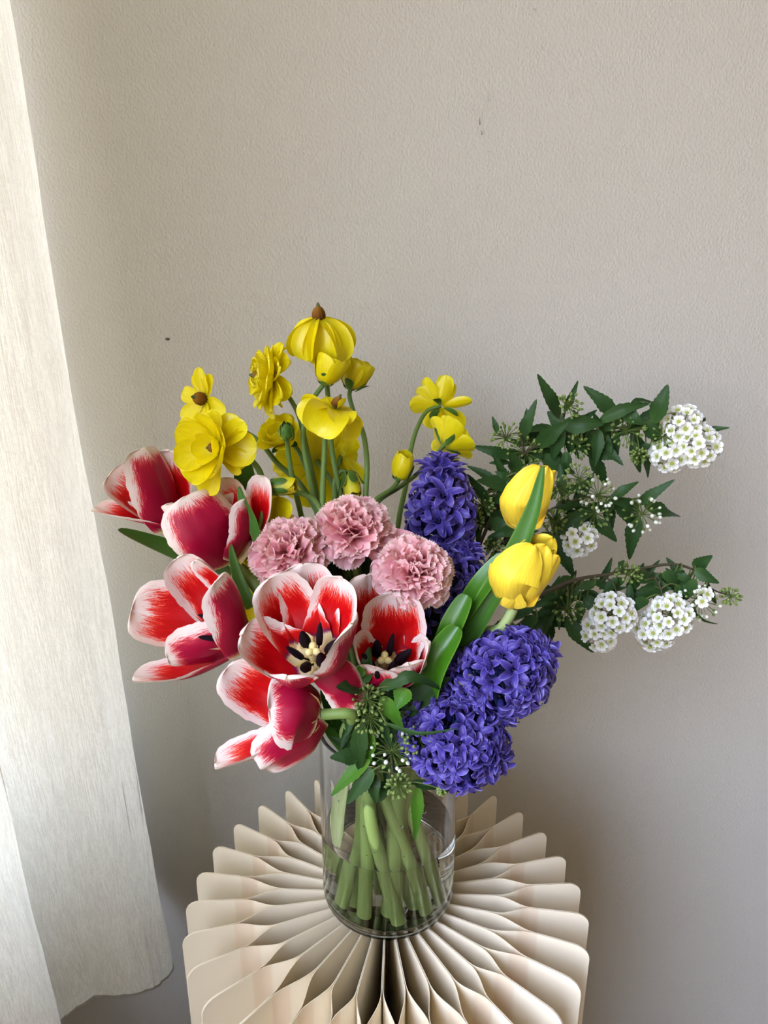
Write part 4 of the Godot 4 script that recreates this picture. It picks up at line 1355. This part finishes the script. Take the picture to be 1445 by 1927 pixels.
# ------------------------------------------------------------------ white spirea twigs
func blossom(kind: int) -> ArrayMesh:
	var s := Soup.new()
	var r := RandomNumberGenerator.new()
	r.seed = 300 + kind
	for k in 5:
		var p := turned(petal(0.0036, 0.0037, [80.0, 72.0, 58.0 + 12.0 * kind], {"nu": 5, "nv": 6, "foot": 0.4, "vm": 0.6, "tn": 2.2, "tm": 2.0, "cup0": 1.0, "cup1": 1.6, "r0": 0.0006, "wob": 0.03, "phase": r.randf() * 6.0}), k * 72.0 + r.randf_range(-6, 6))
		var col := PackedColorArray()
		for j in 6:
			for i in 5:
				col.append(Color(0.74, 0.79, 0.48).lerp(Color(0.94, 0.94, 0.92), sn(0.0, 0.45, j / 5.0)))
		s.add_grid(p, 5, 6, col)
	s.lathe(PackedVector2Array([Vector2(0.0004, -0.0012), Vector2(0.0013, 0.0), Vector2(0.0011, 0.0006), Vector2(0.0, 0.0007)]), 6, Transform3D.IDENTITY, Color(0.22, 0.33, 0.06), Color(0.45, 0.47, 0.06))
	for k in 7:
		var a := TAU * k / 7.0
		var d := Vector3(cos(a), 1.1, sin(a)).normalized()
		s.tube(PackedVector3Array([d * 0.0006, d * 0.0021]), 0.00010, 0.00010, 4, Color(0.75, 0.75, 0.55))
		s.ball(d * 0.0022, 0.00022, d, 1.0, Color(0.55, 0.50, 0.20), Color(-1, 0, 0), 4)
	return s.mesh()

func sprig(label: String, origin: Array, branches: Array, leaves: Array, umbels: Array, clusters: Array, map: Callable, z0: float, young := 0.0, fill := []) -> void:
	var root := thing("spirea_twig", label, "blossom twig", at(origin[0], origin[1], origin[2]), "white spirea twigs")
	var nodes := PackedVector3Array()
	for br in branches:
		var pts := []
		for q in br[0]:
			pts.append(q if q is Vector3 else at(q[0], q[1], q[2]))
		for p in spline(pts, 30):
			nodes.append(p)
		stem(root, pts, br[1], br[2], Color(0.085, 0.055, 0.045), Color(0.075, 0.07, 0.035), "branch", M.wood)
	var tw := Soup.new()
	for q in leaves:
		var a: Vector2 = map.call(q[0], q[1])
		var b: Vector2 = map.call(q[2], q[3])
		var s: float = map.call(1.0, 0.0).distance_to(map.call(0.0, 0.0))
		var z: float = z0 + (q[5] if q.size() > 5 else 0.0) + rng.randf_range(-0.008, 0.008)
		var A := at(a.x, a.y, z)
		b = a + (b - a) * 1.2
		var T := at(b.x, b.y, z + rng.randf_range(-0.012, 0.014))
		var hint := towards(a.x, a.y, Vector3(rng.randf_range(-0.5, 0.5), rng.randf_range(-0.1, 0.5), 0.9))
		var len := A.distance_to(T)
		var droop := towards(a.x, a.y, Vector3(rng.randf_range(-0.3, 0.3), rng.randf_range(-0.2, 0.35), 0.7)) * len * rng.randf_range(0.05, 0.16)
		var mid := (A + T) * 0.5 + droop
		if q.size() > 6:
			var c: Vector2 = map.call(q[6], q[7])
			mid = at(c.x, c.y, z + 0.006)
		var w: float = q[4] * s * mm(a.x, a.y, z) * (1.6 if young > 0.0 else 1.22)
		blade(root, [A, mid, T], w, hint, M.spirea_young if rng.randf() < young else M.spirea_leaf, {"nu": 7, "nv": 22, "fold": rng.randf_range(0.15, 0.4), "vm": 0.42, "foot": 0.16, "tn": 1.08, "tm": 1.0, "serrate": 0.26, "teeth": 11.0, "thick": 0.0004, "wave": 0.03, "twist": rng.randf_range(-0.4, 0.4)})
		link(tw, root, nodes, A, 0.0006)
	var r2 := RandomNumberGenerator.new()
	r2.seed = 900 + leaves.size()
	for q in fill:
		# centre, spread, how many: small leaves that fill the shoot there
		for k in int(q[3]):
			var a: Vector2 = map.call(q[0] + r2.randf_range(-q[2], q[2]) * 0.6, q[1] + r2.randf_range(-q[2], q[2]) * 0.6)
			var ang := r2.randf() * TAU
			var z: float = z0 - r2.randf_range(0.004, 0.022)
			var A := at(a.x, a.y, z)
			var len := r2.randf_range(0.020, 0.034)
			var dir := towards(a.x, a.y, Vector3(cos(ang), sin(ang), r2.randf_range(-0.2, 0.4)))
			var hint := towards(a.x, a.y, Vector3(r2.randf_range(-0.5, 0.5), r2.randf_range(-0.1, 0.5), 0.9))
			blade(root, [A, A + dir * len * 0.5 + hint * len * 0.06, A + dir * len], len * r2.randf_range(0.28, 0.36), hint, M.spirea_leaf, {"nu": 7, "nv": 18, "fold": 0.3, "vm": 0.42, "foot": 0.16, "tn": 1.1, "tm": 1.0, "serrate": 0.26, "teeth": 9.0, "thick": 0.0004, "wave": 0.03})
			link(tw, root, nodes, A, 0.0006)
	for q in umbels:
		# x, y, radius, kind (0 green buds, 1 with white ones), view direction, depth
		var c: Vector2 = map.call(q[0], q[1])
		var s: float = map.call(1.0, 0.0).distance_to(map.call(0.0, 0.0))
		var z: float = z0 + (q[5] if q.size() > 5 else 0.01)
		var C := at(c.x, c.y, z)
		var R: float = q[2] * s * mm(c.x, c.y, z)
		var dir := towards(c.x, c.y, q[4])
		C -= dir * R * 0.25
		var fr := Soup.frame(dir)
		var u := Soup.new()
		var n := 30
		for k in n:
			var f := (k + 0.5) / n
			var el := lerpf(1.25, -0.15, sqrt(f)) + rng.randf_range(-0.15, 0.15)
			var az := k * 2.39996 + rng.randf_range(-0.2, 0.2)
			var d := (fr.x * cos(az) * cos(el) + fr.z * sin(az) * cos(el) + fr.y * sin(el)).normalized()
			var L := R * rng.randf_range(0.82, 1.1)
			var P := C + d * L - root.position
			u.tube(PackedVector3Array([C - root.position, C - root.position + d * L * 0.5 + dir * L * 0.03, P]), 0.00026, 0.00032, 4, Color(0.10, 0.15, 0.03), Color(0.10, 0.17, 0.035))
			var white: bool = q[3] == 1 and rng.randf() < 0.6
			var r := rng.randf_range(0.00115, 0.0015)
			if white:
				u.ball(P + d * 0.0008, r * rng.randf_range(1.0, 1.35), d, 1.1, Color(0.62, 0.68, 0.42), Color(0.90, 0.90, 0.86), 8)
			else:
				u.ball(P, r * 0.95, d, 1.15, Color(0.10, 0.18, 0.035), Color(0.25, 0.33, 0.09), 7)
				u.ball(P + d * r * 0.9, r * 0.42, d, 1.0, Color(0.36, 0.42, 0.16), Color(-1, 0, 0), 5)
		var up := part("bud_cluster", u.mesh(), M.small, root)
		up.set_meta("kind", "stuff")
		link(tw, root, nodes, C, 0.0006)
	for q in clusters:
		# x, y, radius, count, view direction, depth
		var c: Vector2 = map.call(q[0], q[1])
		var s: float = map.call(1.0, 0.0).distance_to(map.call(0.0, 0.0))
		var z: float = z0 + (q[5] if q.size() > 5 else 0.01)
		var C := at(c.x, c.y, z)
		var R: float = q[2] * s * mm(c.x, c.y, z) * 0.92
		var dir := towards(c.x, c.y, q[4])
		var foot := C - dir * R * 0.45
		var fr := Soup.frame(dir)
		var u := Soup.new()
		var holder := MeshInstance3D.new()
		holder.name = "flower_cluster"
		holder.material_override = M.small
		root.add_child(holder, true)
		var n := int(q[3] * 0.78) if q[3] > 5 else int(q[3])
		for k in n:
			var f := (k + 0.5) / n
			var el := lerpf(1.5, -0.1, sqrt(f))
			var az := k * 2.39996 + rng.randf_range(-0.15, 0.15)
			var d := (fr.x * cos(az) * cos(el) + fr.z * sin(az) * cos(el) + fr.y * sin(el)).normalized()
			var P := C + (d * R - dir * R * 0.25) * rng.randf_range(0.86, 1.04) - root.position
			u.tube(PackedVector3Array([foot - root.position, P]), 0.00025, 0.0003, 4, Color(0.20, 0.26, 0.08))
			var face := (d * 0.75 + dir * 0.45 + Vector3(rng.randf_range(-0.3, 0.3), rng.randf_range(-0.2, 0.3), rng.randf_range(-0.3, 0.3))).normalized()
			part("blossom", M.blossoms[rng.randi() % 3], M.white_petal, holder, Transform3D(Soup.frame(face, rng.randf() * 6.0).scaled(Vector3.ONE * rng.randf_range(1.3, 1.6)), P))
		for k in 8:
			var az := rng.randf() * TAU
			var d := (fr.x * cos(az) + fr.z * sin(az) - fr.y * rng.randf_range(-0.1, 0.5)).normalized()
			var P := C + d * R * 0.95 - root.position
			u.tube(PackedVector3Array([foot - root.position, P]), 0.00025, 0.0003, 4, Color(0.20, 0.26, 0.08))
			u.ball(P, 0.0013, d, 1.1, Color(0.25, 0.34, 0.10), Color(0.75, 0.78, 0.62), 7)
		holder.mesh = u.mesh()
		link(tw, root, nodes, foot, 0.0006)
	if tw.v.size():
		part("side_shoots", tw.mesh(), M.small, root).set_meta("kind", "stuff")

func link(tw: Soup, root: Node3D, nodes: PackedVector3Array, p: Vector3, r: float) -> void:
	var best := nodes[0]
	for q in nodes:
		if q.distance_squared_to(p) < best.distance_squared_to(p):
			best = q
	if best.distance_to(p) > 0.003:
		var m := (best + p) * 0.5 + Vector3(0, 0.004, 0.002)
		tw.tube(spline([best - root.position, m - root.position, p - root.position], 6), r * 1.2, r, 5, Color(0.11, 0.10, 0.04), Color(0.13, 0.20, 0.05))

func spirea() -> void:
	M.blossoms = [blossom(0), blossom(1), blossom(2)]
	var six := func(x: float, y: float) -> Vector2: return Vector2(880.0 + 0.3737 * x, 680.0 + 0.3737 * y)
	var front := func(x: float, y: float) -> Vector2: return Vector2(620.0 + 0.15225 * x, 1230.0 + 0.15225 * y)
	var up := Vector3(-0.2, 0.7, 0.6)
	var fw := Vector3(0, 0.2, 1)
	sprig("upper white spirea twig arching to the right, dense white blossom at its tip", [930, 950, -0.09],
		[[[Vector3(0.02, 0.03, -0.02), Vector3(0.025, 0.16, -0.03), [880, 1080, -0.06], [945, 930, -0.085], [985, 855, -0.10], [1060, 822, -0.11], [1140, 808, -0.12], [1215, 802, -0.12], [1290, 815, -0.115]], 0.0019, 0.0009],
		[[[985, 855, -0.10], [975, 815, -0.10], [950, 822, -0.10]], 0.0009, 0.0007],
		[[[1050, 825, -0.11], [1062, 780, -0.115], [1066, 760, -0.115]], 0.0009, 0.0007]],
		[[465, 280, 370, 100, 75], [490, 250, 545, 122, 36, -0.01], [265, 395, 333, 225, 62], [225, 480, 55, 435, 52], [210, 510, 125, 512, 34], [150, 360, 128, 290, 28], [480, 330, 415, 265, 66], [350, 430, 480, 325, 78], [480, 320, 650, 315, 85], [475, 335, 435, 475, 70], [505, 345, 515, 450, 60], [745, 272, 610, 150, 70], [668, 303, 875, 228, 62], [660, 335, 635, 270, 34], [658, 345, 640, 502, 60], [630, 455, 745, 482, 55], [620, 470, 685, 606, 60], [370, 480, 510, 552, 70], [492, 455, 500, 545, 48], [740, 350, 752, 466, 52], [665, 345, 770, 300, 60, -0.01], [832, 272, 942, 232, 34, 0.0, 840, 208], [935, 305, 995, 148, 85], [860, 305, 950, 258, 50], [895, 465, 905, 566, 44], [830, 405, 862, 535, 52], [1190, 350, 1297, 337, 32], [1150, 330, 1190, 292, 34], [720, 420, 665, 355, 60], [790, 270, 870, 310, 66], [890, 310, 960, 395, 85], [640, 480, 560, 440, 60], [590, 400, 660, 360, 60], [700, 400, 720, 450, 40], [520, 430, 600, 410, 60], [300, 500, 400, 450, 60], [1000, 330, 1010, 390, 50, -0.01], [560, 350, 480, 390, 70, -0.01], [600, 340, 560, 300, 70, -0.01], [870, 330, 810, 290, 60, -0.012], [920, 420, 850, 470, 46]],
		[[190, 372, 74, 0, up], [290, 445, 88, 0, Vector3(0.1, 0.6, 0.8)], [515, 220, 66, 0, Vector3(0.5, 0.6, 0.5)], [565, 420, 62, 0, Vector3(0.6, 0.4, 0.5)], [800, 345, 84, 0, fw], [985, 372, 62, 0, fw], [300, 545, 58, 0, Vector3(0.1, -0.3, 0.9)], [865, 480, 40, 0, Vector3(0, -0.6, 0.7)]],
		[[1080, 305, 92, 26, Vector3(-0.1, 0.6, 0.8)], [1170, 418, 104, 34, Vector3(0.3, 0.1, 0.95), 0.02], [1010, 470, 84, 22, Vector3(-0.2, -0.3, 0.9)]], six, -0.11, 0.0, [[470, 380, 110, 12], [640, 380, 90, 9], [300, 450, 80, 6], [820, 330, 80, 7]])
	sprig("middle white spirea twig behind the upper yellow tulip, mostly green buds", [950, 1010, -0.07],
		[[[Vector3(0.01, 0.03, -0.03), Vector3(0.02, 0.16, -0.03), [870, 1130, -0.05], [960, 1010, -0.075], [1045, 955, -0.08], [1110, 935, -0.08], [1190, 940, -0.075]], 0.0018, 0.0008],
		[[[870, 1130, -0.05], [905, 1000, -0.08], [915, 930, -0.09]], 0.0011, 0.0008]],
		[[225, 625, 75, 605, 80], [215, 590, 150, 560, 40], [240, 560, 215, 475, 62], [235, 660, 120, 700, 60], [255, 842, 125, 880, 52, 0.01], [100, 700, 15, 590, 56], [120, 790, 220, 875, 68], [215, 700, 175, 800, 50], [60, 760, 50, 900, 44], [445, 735, 555, 720, 66], [455, 862, 610, 740, 82], [640, 800, 732, 890, 64], [440, 930, 516, 1056, 66], [720, 700, 838, 622, 54], [735, 690, 820, 820, 60], [850, 720, 1010, 616, 50], [890, 720, 1042, 772, 70], [860, 760, 740, 712, 64], [850, 770, 820, 960, 78], [700, 760, 730, 690, 50], [150, 860, 100, 960, 40], [180, 900, 250, 960, 46], [250, 640, 200, 720, 60], [130, 640, 240, 620, 56, -0.01], [450, 640, 400, 700, 50], [430, 880, 480, 960, 60], [300, 900, 230, 990, 50], [20, 820, 90, 730, 44]],
		[[560, 590, 76, 0, fw], [470, 640, 62, 0, Vector3(0.4, -0.1, 0.8)], [655, 665, 84, 1, Vector3(-0.1, 0.4, 0.9)], [640, 765, 78, 0, Vector3(0, -0.2, 0.95)], [880, 765, 88, 1, fw], [70, 720, 66, 0, Vector3(-0.2, 0.3, 0.9)], [30, 800, 50, 0, Vector3(-0.4, 0, 0.9)], [440, 800, 60, 0, Vector3(0.2, -0.2, 0.9)], [130, 930, 46, 0, Vector3(-0.3, -0.2, 0.9)]],
		[[562, 900, 82, 20, Vector3(0.1, -0.25, 0.9)]], six, -0.075, 0.0, [[180, 650, 100, 10], [130, 800, 110, 10], [240, 880, 90, 8], [500, 720, 90, 7], [700, 720, 70, 4], [450, 900, 60, 5]])
	sprig("lower white spirea twig reaching far right on a bare brown branch", [1040, 1110, -0.03],
		[[[Vector3(0.03, 0.04, -0.01), Vector3(0.03, 0.165, -0.01), [930, 1180, -0.01], [1032, 1112, -0.03], [1080, 1092, -0.04], [1150, 1080, -0.05], [1205, 1070, -0.055], [1282, 1064, -0.06], [1310, 1074, -0.058]], 0.0019, 0.0011],
		[[[1282, 1064, -0.06], [1322, 1080, -0.055], [1340, 1108, -0.05], [1372, 1120, -0.05]], 0.0008, 0.0005],
		[[[1135, 1083, -0.048], [1155, 1100, -0.045], [1160, 1130, -0.04]], 0.0008, 0.0006],
		[[[1210, 1070, -0.055], [1240, 1100, -0.05], [1250, 1140, -0.042]], 0.0008, 0.0006]],
		[[530, 1095, 440, 1125, 52], [520, 1175, 665, 1185, 48], [500, 1140, 420, 1190, 46], [490, 1170, 330, 1235, 46], [420, 1250, 335, 1370, 95], [500, 1300, 612, 1438, 72], [470, 1200, 360, 1275, 60], [765, 1050, 785, 1010, 44], [790, 1100, 682, 1138, 48], [815, 1100, 832, 1162, 52], [840, 1105, 992, 1078, 52], [1018, 1130, 780, 1218, 72], [900, 1195, 845, 1252, 64], [980, 1070, 1052, 1105, 56], [1040, 1070, 1122, 1104, 40], [1050, 1125, 1092, 1212, 50], [1140, 1040, 1217, 988, 60], [1145, 1050, 1246, 1106, 60], [1150, 1100, 1098, 1190, 58], [1195, 1120, 1242, 1205, 36], [750, 1095, 690, 1195, 52], [640, 1120, 560, 1140, 44], [600, 1180, 640, 1262, 60], [1110, 1235, 1236, 1308, 16, 0.0, 1180, 1300], [1130, 1230, 1118, 1302, 44], [560, 1150, 480, 1200, 50], [440, 1180, 400, 1240, 60], [560, 1210, 560, 1300, 54], [960, 1120, 900, 1060, 44], [350, 1290, 250, 1330, 60, 0.02], [330, 1240, 230, 1300, 60, 0.02], [870, 1050, 920, 1080, 16], [1080, 1050, 1050, 1060, 18]],
		[[500, 1245, 72, 0, Vector3(-0.1, 0.1, 0.95)], [812, 1062, 58, 0, Vector3(0, 0.7, 0.6)], [1170, 1210, 92, 1, Vector3(0.1, -0.3, 0.9)], [1322, 1180, 46, 0, fw], [190, 1345, 54, 0, Vector3(-0.2, 0.6, 0.7), 0.03]],
		[[735, 1270, 106, 34, Vector3(0.05, 0.0, 1), 0.015], [655, 1372, 92, 24, Vector3(-0.2, -0.45, 0.8)], [1022, 1278, 104, 32, Vector3(0.1, 0.05, 1), 0.015], [940, 1368, 92, 26, Vector3(-0.15, -0.4, 0.85)], [1190, 1185, 30, 3, fw, 0.02]], six, -0.05, 0.0, [[450, 1190, 90, 10], [380, 1290, 80, 8], [640, 1150, 90, 6], [870, 1130, 100, 7], [1090, 1120, 80, 6]])
	sprig("short leafy spirea sprig hanging over the front of the glass jar", [700, 1350, 0.075],
		[[[Vector3(0.006, 0.05, 0.03), Vector3(0.0, 0.165, 0.04), [710, 1330, 0.062], [695, 1318, 0.075], [690, 1300, 0.08]], 0.0014, 0.0008],
		[[[710, 1345, 0.06], [722, 1385, 0.072], [735, 1420, 0.08], [738, 1470, 0.08]], 0.0010, 0.0007],
		[[[710, 1335, 0.06], [760, 1370, 0.075], [795, 1395, 0.082]], 0.0009, 0.0007]],
		[[430, 360, 485, -10, 150], [470, 330, 370, 170, 80], [370, 440, 130, 420, 165], [610, 440, 1268, 455, 120, 0.01, 960, 290], [900, 700, 1385, 360, 180, -0.01], [640, 540, 860, 870, 150], [330, 690, -10, 790, 130], [290, 700, 235, 955, 110], [390, 860, 385, 1375, 150], [350, 1290, 62, 1285, 140], [500, 1300, 100, 1685, 140], [540, 1440, 275, 1785, 150], [530, 1480, 570, 1790, 120], [690, 1580, 640, 1790, 110], [1010, 1590, 1315, 1655, 80], [700, 860, 1445, 905, 44, 0.01, 1060, 985], [490, 940, 490, 1300, 150], [950, 430, 850, 640, 170], [620, 900, 560, 1250, 120, -0.01], [760, 420, 900, 560, 150, -0.01], [1090, 1640, 1060, 2200, 110], [740, 1050, 960, 820, 130, -0.015], [700, 760, 560, 600, 120, -0.012], [900, 1000, 1100, 760, 130, -0.015]],
		[[470, 560, 190, 0, Vector3(0, 0.25, 0.95)], [500, 795, 200, 0, Vector3(0.05, -0.15, 0.98)], [770, 1195, 235, 1, fw], [1130, 1090, 215, 0, Vector3(0.15, 0.1, 0.97)], [860, 1640, 165, 0, Vector3(0.1, -0.55, 0.8)], [1400, 1690, 60, 0, Vector3(0.2, -0.8, 0.5)]],
		[], front, 0.078, 0.55, [[700, 700, 400, 14], [520, 900, 300, 10], [600, 1200, 250, 9], [900, 800, 250, 8], [300, 760, 160, 5]])
